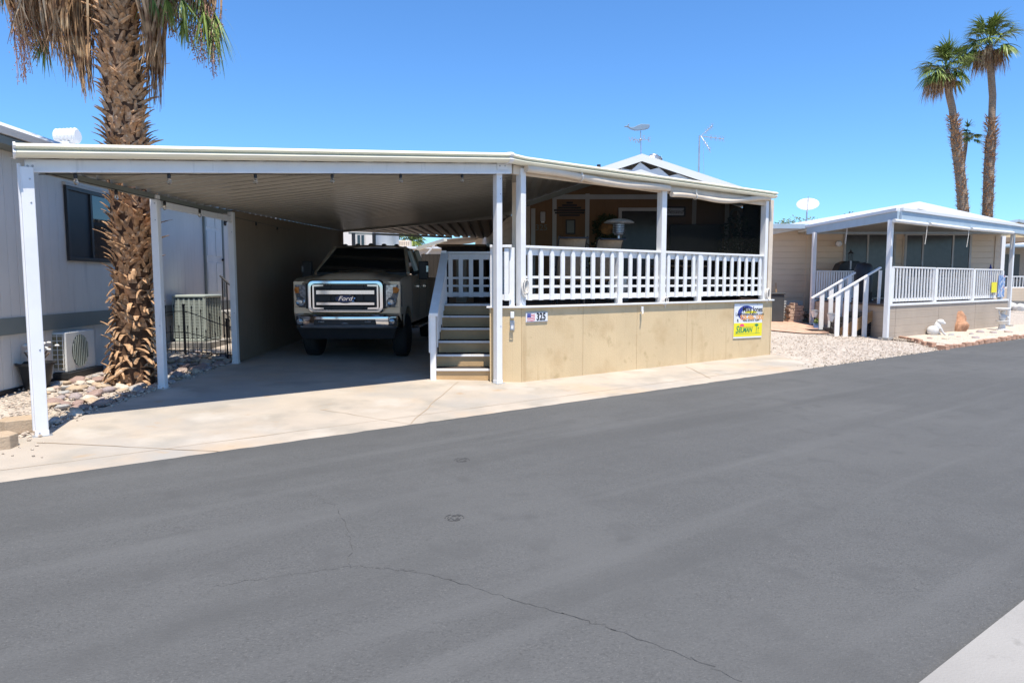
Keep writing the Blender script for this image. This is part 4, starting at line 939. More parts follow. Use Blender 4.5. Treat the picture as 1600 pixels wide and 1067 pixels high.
# pot with a bare plant
c = G(58, 607); pt = thing('plant_pot', 'large black pot with a pale flowering succulent behind the front left carport post', 'potted plant', tuple(c))
MB().lathe(c, [(.13, 0), (.15, .02), (.205, .33), (.235, .335), (.24, .37), (.22, .37), (.20, .33), (.02, .31)], 24).build('pot', M_plastic, pt, smooth=40)
mb = MB(); rg = random.Random(2)
for i in range(5): e = c+Vector((rg.gauss(0, .1), rg.gauss(0, .08), rg.uniform(.5, .62))); mb.tube([c+Vector((0, 0, .3)), c.lerp(e, .6)+Vector((0, 0, .12)), e], .012, 5)
stm = mb.build('stem', M_bark, pt)
mb = MB()
for i in range(14): e = c+Vector((rg.gauss(0, .13), rg.gauss(0, .09), rg.uniform(.52, .68))); mb.ball(e, (.035, .03, .018), 6, 4)
mb.build('flowers', M_statue, stm)
# big condenser
c = G(300, 541); cx0, cx1, cy0, cy1 = -7.05, -6.40, 14.4, 15.2; cg = gz(-6.7, 14.5); ch_ = PY(300, 461, 14.4).z
cn = thing('ac_condenser', 'tall grey green louvred air conditioner condenser behind the black iron gate', 'air conditioner', (-6.7, 14.4, cg))
MB().box(cx0-.15, cx1+.15, cy0-.15, cy1+.15, cg-.05, cg+.10).build('pad', M_walk, cn, bev=.01)
MB().box(cx0+.03, cx1-.03, cy0+.03, cy1-.03, cg+.13, ch_-.05).build('coil', M_acd, cn)
MB().box(cx0, cx1, cy0, cy1, cg+.10, cg+.17).box(cx0-.02, cx1+.02, cy0-.02, cy1+.02, ch_-.06, ch_).build('casing', M_ac, cn, bev=.02)
mb = MB()
for i in range(7):
    x_ = cx0+(cx1-cx0)*i/6; mb.box(x_-.018, x_+.018, cy0-.002, cy0+.03, cg+.17, ch_-.06); 
    y_ = cy0+(cy1-cy0)*i/6; mb.box(cx1-.03, cx1+.002, y_-.015, y_+.015, cg+.17, ch_-.06)
nl = 26
for j in range(nl):
    z_ = cg+.19+(ch_-cg-.27)*j/nl; mb.box(cx0+.02, cx1-.02, cy0+.004, cy0+.02, z_, z_+.02); mb.box(cx1-.02, cx1-.004, cy0+.02, cy1-.02, z_, z_+.012)
mb.build('louvres', M_ac, cn)
# iron gate
ga = G(258, 549); gb = G(364, 563); gt = thing('iron_gate', 'low black wrought iron gate with spear tops in front of the tall condenser', 'gate', tuple(ga))
GV = gb-ga; GL = Vector((GV.x, GV.y, 0)).length; GM = wallM((ga.x, ga.y, min(ga.z, gb.z)+.02), (GV.x, GV.y, 0))
def gtop(x): t = x/GL; return .80 - .16*max(0, t-.35)/.65 + .05*math.cos((t-.3)*5)
mb = MB(GM); mb.tube([(x*GL/10, 0, gtop(x*GL/10)) for x in range(11)], .009, 6).tube([(x*GL/10, 0, gtop(x*GL/10)*.52) for x in range(11)], .008, 6).tube([(0, 0, .08), (GL, 0, .08)], .009, 6); mb.build('rail', M_iron, gt)
for i in range(15):
    x_ = GL*(i+.5)/15; tall = i % 2 == 0
    h_ = gtop(x_)+.08 if tall else gtop(x_)*.52+.08
    mb = MB(GM); mb.tube([(x_, 0, .03), (x_, 0, h_), (x_, 0, h_+.03), (x_, 0, h_+.07)], [.007, .007, .014, .001], 6); mb.build('picket', M_iron, gt)
for x_ in (GL*.32, GL*.93): MB(GM).tube([(x_, 0, -.03), (x_, 0, gtop(x_)+.1), (x_, 0, gtop(x_)+.14)], [.016, .016, .026], 8).build('gate_post', M_iron, gt)
# stair rail of the left home
sr = thing('step_railing', 'black metal hand railing of the left home steps behind the condenser', 'railing', tuple(G(352, 540)))
a = PY(347, 432, 16.2); b = PY(361, 446, 16.2)
gq = gz(a.x, 16.2); mb = MB()
for t in (0, .5, 1): p = a.lerp(b, t); MB().tube([(p.x, 16.2, gq), (p.x, 16.2, p.z)], .018, 6).build('baluster', M_iron, sr)
MB().tube([a+Vector((-.05, 0, .02)), b+Vector((.3, 0, -.3))], .022, 6).tube([a+Vector((0, 0, -.8)), b+Vector((.3, 0, -1.1))], .015, 6).build('rail', M_iron, sr)
MB().box(a.x-.9, b.x+.1, 16.3, 17.6, gq-.05, gq+.6).build('steps', M_walk, sr)
# river rocks: counted one by one
rg = random.Random(21); placed = []
for i in range(2600):
    if len(placed) >= 190: break
    Y = rg.uniform(7.35, 13.6); X = rg.uniform(-6.55, -5.06)
    if Y < 9.2 and X < -5.05-.55*(Y-7.1)/1.6-.25: continue
    if Y > 12.6 and X < -6.2: continue
    if (Vector((X, Y, 0))-Vector((PX, PYy, 0))).length < .42: continue
    r = rg.uniform(.04, .125)
    if X+r > -5.04: X = -5.04-r
    if any((X-a[0])**2+(Y-a[1])**2 < ((r+a[2])*.78)**2 for a in placed): continue
    placed.append((X, Y, r))
protos = []
for i in range(7):
    mb = MB(); mb.ball((0, 0, 0), (1, .78, .42), 10, 7, jit=.6, seed=i+1); o = mb.build('river_rock', ROCKM[i], smooth=80); protos.append([o, False])
for i, (X, Y, r) in enumerate(placed):
    pr_ = protos[rg.randrange(7)]
    if not pr_[1]: o = pr_[0]; pr_[1] = True
    else: o = pr_[0].copy(); COL.objects.link(o)
    o.location = (X, Y, gz(X, Y)+r*.22-.01); o.scale = (r*1.1, r*1.1, r*rg.uniform(.8, 1.2)); o.rotation_euler = (rg.gauss(0, .15), rg.gauss(0, .15), rg.uniform(0, 6.28))
    tag(o, 'smooth rounded river rock in the bed between palm and driveway', 'rock', 'river rocks beside the driveway')
for p_ in protos:
    if not p_[1]: bpy.data.objects.remove(p_[0])
# pavers
for (px, py, lab) in ((30, 672, 'tan concrete edging block nearest the front left carport post'), (-8, 700, 'tan concrete edging block cut off by the left edge of the photo')):
    c = G(px, py); mb = MB(wallM((c.x, c.y, c.z), SD))
    mb.prism([(-.19, -.02, -.02), (-.12, -.13, -.02), (.12, -.13, -.02), (.19, -.02, -.02), (.12, .17, -.02), (-.12, .17, -.02)], (0, 0, .15)); tag(mb.build('edging_block', M_paver, bev=.01, loc=c), lab, 'paver', 'edging blocks at the left')
#@@ITEMS
# ------------------------------------------------------------------ things on and around the porch
def blind(px0, y0, px1, y1, n, label, sag, r):
    a = FL(px0, y0); b = FL(px1, y1); sa, sb = ss(a), ss(b); pts = []; rs = []
    t_ = thing('roller_blind', label, 'blind', tuple(a), 'rolled canvas blinds under the porch gutter')
    for i in range(25):
        t = i/24; z = a.z+(b.z-a.z)*t-sag*(.5-.5*math.cos(2*math.pi*t))-.012*math.sin(9*t+px0); pts.append(SN(sa+(sb-sa)*t, d_f-.05, z)); rs.append(r*(1-.14*math.exp(-((t-n)/.02)**2))*(1+.05*math.sin(17*t)))
    MB().tube(pts, rs, 14).build('roll', M_cream, t_, smooth=60)
    mb = MB(); vs = []
    for i, p in enumerate(pts):
        t = i/24; zt_ = zr_b+(ze_b-zr_b)*(ss(p)-s_r)/(se-s_r)+.01
        vs += [SN(ss(p), d_f-.012-.012*math.sin(i*1.7), p.z-.01), SN(ss(p), d_f-.03, (p.z+zt_)/2), SN(ss(p), d_f-.006, zt_)]
    mb.add(vs, [(3*i+j, 3*i+3+j, 3*i+4+j, 3*i+1+j) for i in range(24) for j in (0, 1)]); o = mb.build('canvas', M_cream, t_, smooth=70); o.modifiers.new('thick', 'SOLIDIFY').thickness = .006
    k = int(n*24); c = pts[k]; w = SD*.0
    mb = MB(); mb.tube([c+ND*(r+.01)*math.cos(q/10*6.28)+Vector((0, 0, (r+.012)*math.sin(q/10*6.28)))+SD*.004*q for q in range(11)], .009, 5).tube([c-ND*(r+.004), c-ND*(.05)+Vector((0, 0, .12))], .007, 5); mb.build('tie_cord', M_rope, t_)
    return t_
blind(819, 263, 1042, 296, .36, 'longer rolled cream canvas blind, left of the middle porch post', .035, .06)
blind(1046, 304, 1199, 311, .22, 'shorter sagging rolled cream canvas blind, right of the middle porch post', .07, .05)
def coil(s_, d_, z, label, n=5, h=.22):
    c = SN(s_, d_, z); mb = MB(); rg = random.Random(int(s_*100))
    for k in range(n):
        a = h*rg.uniform(.7, 1); b = .05*rg.uniform(.7, 1.3); o_ = SD*rg.gauss(0, .012)-ND*(.01*k)
        mb.tube([c+o_+SD*b*math.sin(q/14*6.283)+Vector((0, 0, -a/2+a/2*math.cos(q/14*6.283))) for q in range(15)], .009, 5)
    mb.tube([c+Vector((0, 0, -.0)), c+Vector((0, 0, -h*1.25))+SD*.02], .009, 5)
    tag(mb.build('rope_coil', M_rope, loc=c), label, 'rope', 'rope coils tied to the porch posts')
coil(sK+.0, dr-.09, ZD+.42, 'coiled white rope hanging on the left corner post of the porch', 6, .27)
coil(sM+.02, dr-.10, ZD+.10, 'coiled white rope at the foot of the middle porch post', 4, .16)
coil(ss(PL(1198, 465, SN(0, dr-.09), SD)), dr-.09, ZD+.24, 'coiled white rope on the right end post of the porch', 6, .25)
for px, py in ((1000, 479), ):
    a = FL(px, py); c = SN(ss(a), d_f-.055, a.z)
    tag(MB(wallM(c, SD)).box(-.022, .022, -.012, .012, -.09, .0).beam((0, -.015, -.07), (-.03, -.04, -.13), .02, .02).build('cord_cleat', M_white, bev=.004, loc=c), 'small white cleat clipped to the white porch edge trim', 'cleat')
c = Vector((0.0, CA.y-.02, 0)); c.x = PY(800.5, 490, CA.y).x; z_ = PY(800, 488, CA.y).z
tag(MB().box(c.x-.03, c.x+.03, CA.y-.05, CA.y-.003, z_-.09, z_+.01).build('outlet_cover', M_white, bev=.008, loc=(c.x, CA.y, z_)), 'white weatherproof outlet cover above the small lantern at the skirting corner', 'outlet')
z_ = PY(801, 507, CA.y).z; ll = thing('wall_lantern', 'tiny metal lantern light fixed on the tan skirting under the outlet cover', 'lantern', (c.x, CA.y, z_))
MB().box(c.x-.035, c.x+.035, CA.y-.012, CA.y-.002, z_-.09, z_+.06).build('back_plate', M_steel, ll, bev=.003)
MB().box(c.x-.03, c.x+.03, CA.y-.07, CA.y-.06, z_-.08, z_-.07).box(c.x-.03, c.x+.03, CA.y-.07, CA.y-.012, z_+.03, z_+.04).box(c.x-.03, c.x-.022, CA.y-.07, CA.y-.06, z_-.07, z_+.03).box(c.x+.022, c.x+.03, CA.y-.07, CA.y-.06, z_-.07, z_+.03).build('cage', M_steel, ll)
MB().box(c.x-.02, c.x+.02, CA.y-.055, CA.y-.014, z_-.065, z_+.025).build('lamp_glass', M_signw, ll)
# house number plaque
def signframe(px0, py0, px1, py1, off=.0):
    a = FL(px0, py0); b = FL(px1, py1); s0, s1 = ss(a), ss(b)
    return s0, s1, a.z, b.z
s0, s1, zt_, zb_ = signframe(821, 488, 854.5, 502.5)
np_ = thing('number_plaque', 'white house number plaque reading 325 with an American flag on the tan skirting', 'sign', tuple(SN(s0, d_f, zb_)))
FM = frame(SN((s0+s1)/2, d_f-.012, (zt_+zb_)/2), SD); W_ = (s1-s0); H_ = zt_-zb_
def quad(Mx, x0, x1, y0, y1, z, m, name, par, th=.002): return MB(Mx).box(x0, x1, y0, y1, z, z+th).build(name, m, par)
MB(FM).box(-W_/2, W_/2, -H_/2, H_/2, -.011, .006).build('board', M_signw, np_, bev=.003)
for a_ in ((-W_/2+.006, W_/2-.006, H_/2-.012, H_/2-.006), (-W_/2+.006, W_/2-.006, -H_/2+.006, -H_/2+.012)): quad(FM, *a_, .0061, M_ink, 'border', np_)
fx0, fx1 = -W_/2+.02, -W_/2+.02+W_*.36; fy0, fy1 = -H_/2+.022, H_/2-.022
quad(FM, fx0, fx0+(fx1-fx0)*.48, (fy0+fy1)/2, fy1, .0062, M_navy, 'flag_canton', np_)
mb = MB(FM)
for i in range(5):
    y0 = fy0+(fy1-fy0)*i/5; y1 = y0+(fy1-fy0)/10; xs_ = fx0 if i < 2.5 else fx0+(fx1-fx0)*.5
    n = 6; vs = []
    for q in range(n+1): x_ = xs_+(fx1-xs_)*q/n; w_ = .004*math.sin(q*1.3); vs += [(x_, y0+w_, .0063), (x_, y1+w_, .0063)]
    mb.add(vs, [(2*q, 2*q+2, 2*q+3, 2*q+1) for q in range(n)])
mb.build('flag_stripes', M_red, np_)
mb = MB(FM)
for i in range(3):
    for j in range(2): mb.box(fx0+.012+i*.024, fx0+.018+i*.024, (fy0+fy1)/2+.012+j*.022, (fy0+fy1)/2+.018+j*.022, .0084, .009)
mb.build('flag_stars', M_signw, np_)
text('325', H_*.98, FM @ Matrix.Translation((W_*.19, 0, .008)), M_ink, 'numerals', np_, bold=.004, sx=.82)
# estate agent sign: white panel over yellow panel
s0, s1, zt_, zb_ = signframe(1146.5, 475.5, 1189, 526)
sg = thing('estate_agent_sign', 'white and yellow real estate sign hung at the right end of the tan skirting', 'sign', tuple(SN(s0, d_f, zb_)))
FM = frame(SN((s0+s1)/2, d_f-.014, (zt_+zb_)/2), SD) @ Matrix.Rotation(R(-1.2), 4, 'Z'); W_ = s1-s0; H_ = zt_-zb_
MB(FM).box(-W_/2, W_/2, -H_/2, H_/2, -.006, .002).build('board', M_signw, sg)
def U(x, y): return (-W_/2+x*W_, H_/2-y*H_)
def upoly(pts, z, m, name): return MB(FM).prism([(U(x, y)[0], U(x, y)[1], z) for x, y in pts], (0, 0, .0015)).build(name, m, sg)
upoly([(.0, .56), (1, .56), (1, .955), (0, .955)], .0021, M_yel, 'yellow_panel')
# crescent logo
arc = [(.42+.30*math.cos(a), .27-.22*math.sin(a)) for a in [R(10+i*14) for i in range(18)]]
inn = [(.50+.26*math.cos(a), .29-.165*math.sin(a)) for a in [R(248-i*14) for i in range(18)]]
upoly(arc+inn, .0021, M_navy, 'crescent_logo')
upoly([(.33, .265), (.45, .215), (.6, .20), (.72, .215), (.82, .26), (.6, .275)], .0024, M_yel, 'sun_shape')
text('Mike Jones', .098*W_/.6, FM @ Matrix.Translation((*U(.64, .165), .004)), M_ink, 'agent_name', sg, bold=.002)
text('LakeHavasuRealtor.com', .062*W_/.6, FM @ Matrix.Translation((*U(.55, .30), .004)), M_ink, 'web_address', sg)
text('928-486-1000', .088*W_/.6, FM @ Matrix.Translation((*U(.62, .405), .004)), M_orange, 'phone_number', sg, bold=.002)
text('REAL ESTATE TEAM', .04*W_/.6, FM @ Matrix.Translation((*U(.6, .485), .004)), M_ink, 'small_line', sg)
text('R', .05*W_/.6, FM @ Matrix.Translation((*U(.13, .49), .004)), M_ink, 'small_mark', sg, bold=.002)
text('S', .125*W_/.6, FM @ Matrix.Translation((*U(.11, .755), .005)), M_grn, 'lettering', sg, shear=.25, bold=.003)
text('ELMAN', .088*W_/.6, FM @ Matrix.Translation((*U(.40, .765), .005)), M_grn, 'lettering', sg, shear=.25, bold=.003)
upoly([(.20, .655), (.205, .62), (.24, .59), (.28, .578), (.32, .59), (.355, .62), (.36, .655)], .0037, M_pink, 'red_sun')
upoly([(.08, .66), (.70, .66), (.70, .668), (.08, .668)], .0037, M_orange, 'horizon_line')
upoly([(.05, .87), (.93, .87), (.93, .877), (.05, .877)], .0037, M_grn, 'base_line')
upoly([(.795, .64), (.81, .64), (.80, .87), (.785, .87)], .0037, M_grn, 'palm_trunk'); upoly([(.86, .72), (.87, .72), (.865, .87), (.855, .87)], .0037, M_grn, 'palm_trunk')
upoly([(.80+.085*math.cos(a)*(1 if i % 2 else .6), .625-.05*math.sin(a)*(1 if i % 2 else .6)) for i, a in enumerate([R(q*20) for q in range(18)])], .0039, M_grn, 'palm_crown')
upoly([(.865+.035*math.cos(a)*(1 if i % 2 else .5), .715-.02*math.sin(a)*(1 if i % 2 else .5)) for i, a in enumerate([R(q*30) for q in range(12)])], .0039, M_grn, 'palm_crown')
for x in (.2, .8): MB(FM).beam((U(x, 0)[0], U(0, .02)[1], .004), (U(x, 0)[0]+.01, U(0, -.03)[1], .02), .01, .006).build('hanger', M_steel, sg)

# porch furniture
def chair(x, y, rz):
    t = thing('patio_chair', 'x', 'chair', (0, 0, 0), 'tan sling chairs on the porch')
    fr_ = MB()
    for s_ in (-1, 1):
        fr_.tube([(s_*.25, -.22, 0), (s_*.25, -.25, .45), (s_*.25, -.22, .66), (s_*.25, .2, .66)], .016, 6)
        fr_.tube([(s_*.25, .30, 0), (s_*.25, .18, .42), (s_*.25, .30, .85), (s_*.25, .42, 1.14), (s_*.25, .50, 1.19), (s_*.25, .56, 1.16)], .016, 6)
    fr_.tube([(-.25, .56, 1.16), (.25, .56, 1.16)], .016, 6); fr_.build('frame', M_black, t, smooth=60)
    mb = MB(); pf = [(-.24, .44), (-.05, .41), (.15, .43), (.22, .60), (.30, .85), (.42, 1.13), (.50, 1.18), (.56, 1.155)]
    mb.add([(sx__, y_, z) for y_, z in pf for sx__ in (-.24, .24)], [(2*i, 2*i+1, 2*i+3, 2*i+2) for i in range(7)]); o = mb.build('sling', M_sling, t, smooth=60); o.modifiers.new('thick', 'SOLIDIFY').thickness = .008
    return t
c0 = chair(0, 0, 0); Yc = 12.75
c0.location = (PY(886, 400, Yc).x, Yc, ZD-.01); c0.rotation_euler = (0, 0, math.pi+.15); c0['label'] = 'left tan sling chair on the porch, nearer the corner post'
c1 = dup(c0, (PY(938, 400, Yc+.35).x, Yc+.35, ZD-.01), math.pi+.3, 'right tan sling chair on the porch, beside the patio heater')
# patio heater
Yh = 14.2; hp = PY(967, 343, Yh); pth = thing('patio_heater', 'silver mushroom patio heater standing on the porch before the window', 'heater', (hp.x, Yh, ZD))
MB().cyl((hp.x, Yh, ZD+.5), (hp.x, Yh, hp.z-.32), .028, n=12).build('pole', M_alum, pth, smooth=60)
MB().lathe((hp.x, Yh, ZD-.005), [(.20, 0), (.22, .03), (.20, .5), (.05, .53)], 20).build('base', M_alum, pth, smooth=40)
mb = MB(); mb.lathe((hp.x, Yh, hp.z-.33), [(.03, 0), (.09, .02), (.10, .05), (.12, .06), (.12, .24), (.10, .26), (.02, .27)], 18); hd = mb.build('burner', M_steel, pth, smooth=40)
mb = MB()
for i in range(5): mb.lathe((hp.x, Yh, hp.z-.25+.035*i), [(.122, 0), (.13, .006), (.122, .012)], 18)
mb.build('burner_rings', M_black, hd)
MB().lathe((hp.x, Yh, hp.z-.07), [(.31, 0), (.315, .004), (.24, .05), (.12, .078), (.01, .085)], 28).build('reflector', M_white, pth, smooth=60)
# television on the wall
Yt = YW-.12; a = PY(1046, 351, Yt); b = PY(1127, 392, Yt)
tv = thing('television', 'large black covered television on the porch wall right of the middle post', 'television', (a.x, Yt, b.z))
MB().box(a.x, b.x, Yt-.08, Yt, ZD+.95, a.z).build('cover', M_tarp, tv, bev=.02); MB().box((a.x+b.x)/2-.2, (a.x+b.x)/2+.2, Yt, YW-.001, ZD+1.1, ZD+1.5).build('wall_bracket', M_black, tv)
# blessed sign
a = PY(1034, 323, YW-.03); b = PY(1071, 339, YW-.03); bs_ = thing('wall_sign', 'white script sign in a black frame on the brown porch wall above the television', 'sign', (a.x, YW, b.z))
MB().box(a.x, b.x, YW-.035, YW-.003, b.z, a.z).build('frame', M_ink, bs_, bev=.004); MB().box(a.x+.04, b.x-.04, YW-.04, YW-.0352, b.z+.035, a.z-.035).build('panel', M_signw, bs_)
text('Blessed', .15, frame(((a.x+b.x)/2, YW-.041, (a.z+b.z)/2), (1, 0, 0)), M_ink, 'lettering', bs_, shear=.4)
# wall decorations
def deco(px0, py0, px1, py1, m, name, label, cat, th=.03):
    a = PY(px0, py0, YW-th); b = PY(px1, py1, YW-th)
    return tag(MB().box(a.x, b.x, YW-th, YW-.003, b.z, a.z).build(name, m, bev=.006, loc=(a.x, YW, b.z)), label, cat)
a = PY(890, 330, YW-.03); ag = thing('metal_wall_art', 'dark metal winged wall art between the left trim boards of the porch', 'wall art', (a.x, YW, a.z))
for dz, hw in ((.14, .18), (.08, .28), (.02, .38), (-.04, .36), (-.10, .25), (.20, .08)): MB().box(a.x-hw, a.x+hw, YW-.03, YW-.004, a.z+dz-.022, a.z+dz+.022).build('feather_bar', M_black, ag, bev=.006)
a0 = PY(884, 343, YW-.03); a1 = PY(899, 366, YW-.03)
lt = thing('framed_lantern_picture', 'small dark framed picture under the winged wall art', 'picture', (a0.x, YW, a1.z))
mb = MB(); mb.box(a0.x, a1.x, YW-.03, YW-.003, a1.z, a1.z+.03).box(a0.x, a1.x, YW-.03, YW-.003, a0.z-.03, a0.z).box(a0.x, a0.x+.03, YW-.03, YW-.003, a1.z+.03, a0.z-.03).box(a1.x-.03, a1.x, YW-.03, YW-.003, a1.z+.03, a0.z-.03); mb.build('frame', M_black, lt); MB().box(a0.x+.03, a1.x-.03, YW-.02, YW-.004, a1.z+.03, a0.z-.03).build('picture', M_band, lt)
n3 = thing('wall_number', 'faint dark house numerals 325 on the porch wall left of the wall art', 'number', tuple(PY(846, 356, YW)))
text('325', .2, frame(PY(846, 356, YW-.01), (1, 0, 0)), M_band, 'numerals', n3, ext=.006)
lp = thing('porch_light', 'pale porch light box above the wall numerals', 'lamp', tuple(PY(848, 338, YW)))
p = PY(848, 338, YW); MB().box(p.x-.06, p.x+.06, YW-.10, YW-.003, p.z-.13, p.z+.1).build('shade', M_trim, lp, bev=.02); MB().box(p.x-.04, p.x+.04, YW-.09, YW-.02, p.z-.16, p.z-.131).build('lamp_glass', M_signw, lp)
# sun face wreath
p = PY(948, 357, YW-.05); sw = thing('wreath', 'orange painted sun plaque inside a dark leafy wreath on the porch wall', 'wreath', tuple(p)); rg = random.Random(4)
MB().lathe((p.x, YW-.03, p.z), [(.02, 0), (.14, .01), (.15, .02), (.02, .05)], 20, (0, -1, 0)).build('sun_plaque', M_orpic, sw, smooth=60)
mb = MB()
for i in range(420):
    a = rg.uniform(0, 6.28); r = rg.uniform(.2, .36); c = Vector((p.x+math.cos(a)*r, YW-.06-rg.uniform(0, .08), p.z+math.sin(a)*r*.95)); d = Vector((rg.gauss(0, 1), rg.gauss(0, .5), rg.gauss(0, 1))).normalized()*.06; e = Vector((rg.gauss(0, 1), rg.gauss(0, .5), rg.gauss(0, 1))).normalized()*.02
    mb.add([c-d, c+e, c+d, c-e], [(0, 1, 2, 3)])
mb.build('leaves', M_leafd, sw, calc=False)
# loose leafy plants
def leafball(mb, c, r, n, sz, rg, asp=(1, 1, 1)):
    for i in range(n):
        u = Vector((rg.gauss(0, 1), rg.gauss(0, 1), rg.gauss(0, 1))).normalized()*(rg.random()**.45)*r
        q = Vector(c)+Vector((u.x*asp[0], u.y*asp[1], u.z*asp[2])); d = Vector((rg.gauss(0, 1), rg.gauss(0, 1), rg.gauss(0, .8))).normalized()*sz*rg.uniform(.6, 1.3); e = d.cross(Vector((rg.gauss(0, 1), rg.gauss(0, 1), rg.gauss(0, 1)))).normalized()*sz*.38
        mb.add([q-d, q+e, q+d, q-e], [(0, 1, 2, 3)])
def plant(x, y, z, h, r, label, n=500, m=None, pot=True, name='potted_plant'):
    t = thing(name, label, 'potted plant', (x, y, z)); rg = random.Random(int(x*97))
    if pot: MB().lathe((x, y, z), [(.12, 0), (.16, .28), (.18, .3), (.02, .28)], 16).build('pot', M_plastic, t, smooth=40)
    mb = MB()
    for i in range(5): mb.tube([(x, y, z+.2), (x+rg.gauss(0, r*.3), y+rg.gauss(0, r*.3), z+h*.6), (x+rg.gauss(0, r*.5), y+rg.gauss(0, r*.5), z+h*.9)], .012, 5)
    mb.build('stem', M_bark, t); mb = MB(); leafball(mb, (x, y, z+h*.62), 1, n, .055, rg, (r, r, h*.4)); mb.build('leaves', m or M_leafd, t, calc=False); return t
plant(PY(1158, 380, 15.95).x, 16.3, ZD-.01, 1.95, .42, 'tall dark leafy plant in the right corner of the porch', 900)
p = PY(940, 380, 16.3); plant(p.x, 16.3, ZD-.01, 1.5, .3, 'dark bushy plant on the porch below the sun wreath', 500)
# round wreath on the right
p = PY(1150, 337, YW-.05); mb = MB(); mb.tube([(p.x+.13*math.cos(a), YW-.05, p.z+.15*math.sin(a)) for a in [i*math.pi/10 for i in range(21)]], .035, 6); tag(mb.build('ring_wreath', M_band, smooth=60, loc=p), 'small round pale wreath high on the porch wall at right', 'wreath')
# wicker sofa and round table behind the right railing
def sofa(x0, x1, y, label):
    t = thing('wicker_sofa', label, 'sofa', ((x0+x1)/2, y, ZD))
    MB().box(x0, x1, y+.5, y+.62, ZD-.0, ZD+.85).build('backrest', M_wick, t, bev=.03); MB().box(x0+.12, x1-.12, y, y+.5, ZD-.0, ZD+.34).build('seat_base', M_wick, t, bev=.02)
    for a_ in (x0, x1-.11): MB().box(a_, a_+.11, y, y+.5, ZD-.0, ZD+.62).build('armrest', M_wick, t, bev=.03)
    MB().box(x0+.13, x1-.13, y-.01, y+.48, ZD+.345, ZD+.46).build('cushion', M_sling, t, bev=.03)
sofa(3.55, 5.1, 16.1, 'dark wicker sofa on the porch behind the right half of the railing')
tb = thing('patio_table', 'round patio table with pale rim on the porch behind the railing', 'table', (3.55, 14.9, ZD))
MB().lathe((3.55, 14.9, ZD+.70), [(.02, 0), (.60, 0), (.62, .015), (.60, .03), (.02, .03)], 32).build('tabletop', M_sling, tb, smooth=40)
for a in range(4): MB().tube([(3.55+.42*math.cos(a*1.57+.8), 14.9+.42*math.sin(a*1.57+.8), ZD-.01), (3.55+.25*math.cos(a*1.57+.8), 14.9+.25*math.sin(a*1.57+.8), ZD+.7)], .018, 6).build('leg', M_black, tb)
bc = thing('bench_chest', 'low dark storage chest on the porch beneath the window', 'chest', (2.5, 16.3, ZD))
MB().box(2.0, 3.1, 16.1, 16.7, ZD-.01, ZD+.5).build('chest_body', M_wick, bc, bev=.02); MB().box(1.98, 3.12, 16.08, 16.72, ZD+.505, ZD+.56).build('lid', M_wick, bc, bev=.015)

#@@REAR
# ------------------------------------------------------------------ behind the carport
def tree(name, label, x, y, z, h, r, n, m, sz, seed, tr=.12, asp=(1, 1, .8)):
    t = thing(name, label, 'tree', (x, y, z)); rg = random.Random(seed); cc = []
    limbs = MB(); limbs.tube([(x, y, z), (x+.05*h*rg.gauss(0, .5), y, z+h*.3), (x, y, z+h*.55)], [tr, tr*.8, tr*.6], 8)
    for i in range(9):
        a = rg.uniform(0, 6.28); e = (x+math.cos(a)*r*rg.uniform(.3, .85), y+math.sin(a)*r*rg.uniform(.3, .85), z+h*rg.uniform(.5, .95)); cc.append(e)
        limbs.tube([(x, y, z+h*rg.uniform(.3, .5)), ((x+e[0])/2, (y+e[1])/2, (z+h*.5+e[2])/2), e], [tr*.5, tr*.3, tr*.1], 5)
    limbs.build('trunk', M_bark, t, smooth=60)
    mb = MB()
    for e in cc: leafball(mb, e, r*.45, n//len(cc), sz, rg, asp)
    for i in range(14): a = rg.uniform(0, 6.28); q = rg.uniform(.4, 1.0); leafball(mb, (x+math.cos(a)*r*q, y+math.sin(a)*r*q, z+h*rg.uniform(.45, 1.0)), r*.22, n//22, sz, rg, asp)
    mb.build('crown', m, t, calc=False); return t
YT = 44
p = PY(605, 380, YT); tree('leafy_tree', 'green leafy tree seen through the gap above the truck roof', p.x, YT, gz(p.x, YT), PY(605, 370, YT).z-gz(p.x, YT)+.3, 1.7, 3000, M_leaf, .13, 31)
p = PY(575, 390, 52); tree('leafy_tree', 'lower rounded tree left in the gap above the truck roof', p.x+1.2, 52, gz(p.x, 52), 3.6, 1.6, 2000, M_leaf, .13, 33)
far_palm('fan_palm', 'low fan palm beside the rooftop cooler seen past the truck roof', [(648, 420), (646, 400), (645, 381)], .16, .15, 300, (.5, .6, 0, 0), 14, nfan=24, skirt=False, Y=40)
# pale building with window
Yb_ = 34; a = PY(520, 372, Yb_); b = PY(582, 372, Yb_); zt_ = PY(550, 340, Yb_).z; fb = thing('rear_home', 'pale blue white home with a small window seen above the truck hood line', 'mobile home', (a.x, Yb_, gz(a.x, 30)))
MB().box(a.x, b.x, Yb_, Yb_+8, .3, zt_).build('wall', M_nwall, fb); MB().box(a.x-.2, b.x+.2, Yb_-.2, Yb_+8.2, zt_+.003, zt_+.15).build('roof', M_roofw, fb)
w0 = PY(557, 366, Yb_); w1 = PY(571, 388, Yb_); wf_ = MB().box(w0.x, w1.x, Yb_-.04, Yb_-.002, w1.z, w0.z).build('window', M_trim, fb); MB().box(w0.x+.05, (w0.x+w1.x)/2-.03, Yb_-.05, Yb_-.041, w1.z+.05, w0.z-.05).build('pane', M_glassd, wf_); MB().box((w0.x+w1.x)/2+.03, w1.x-.05, Yb_-.05, Yb_-.041, w1.z+.05, w0.z-.05).build('pane', M_glassd, wf_)
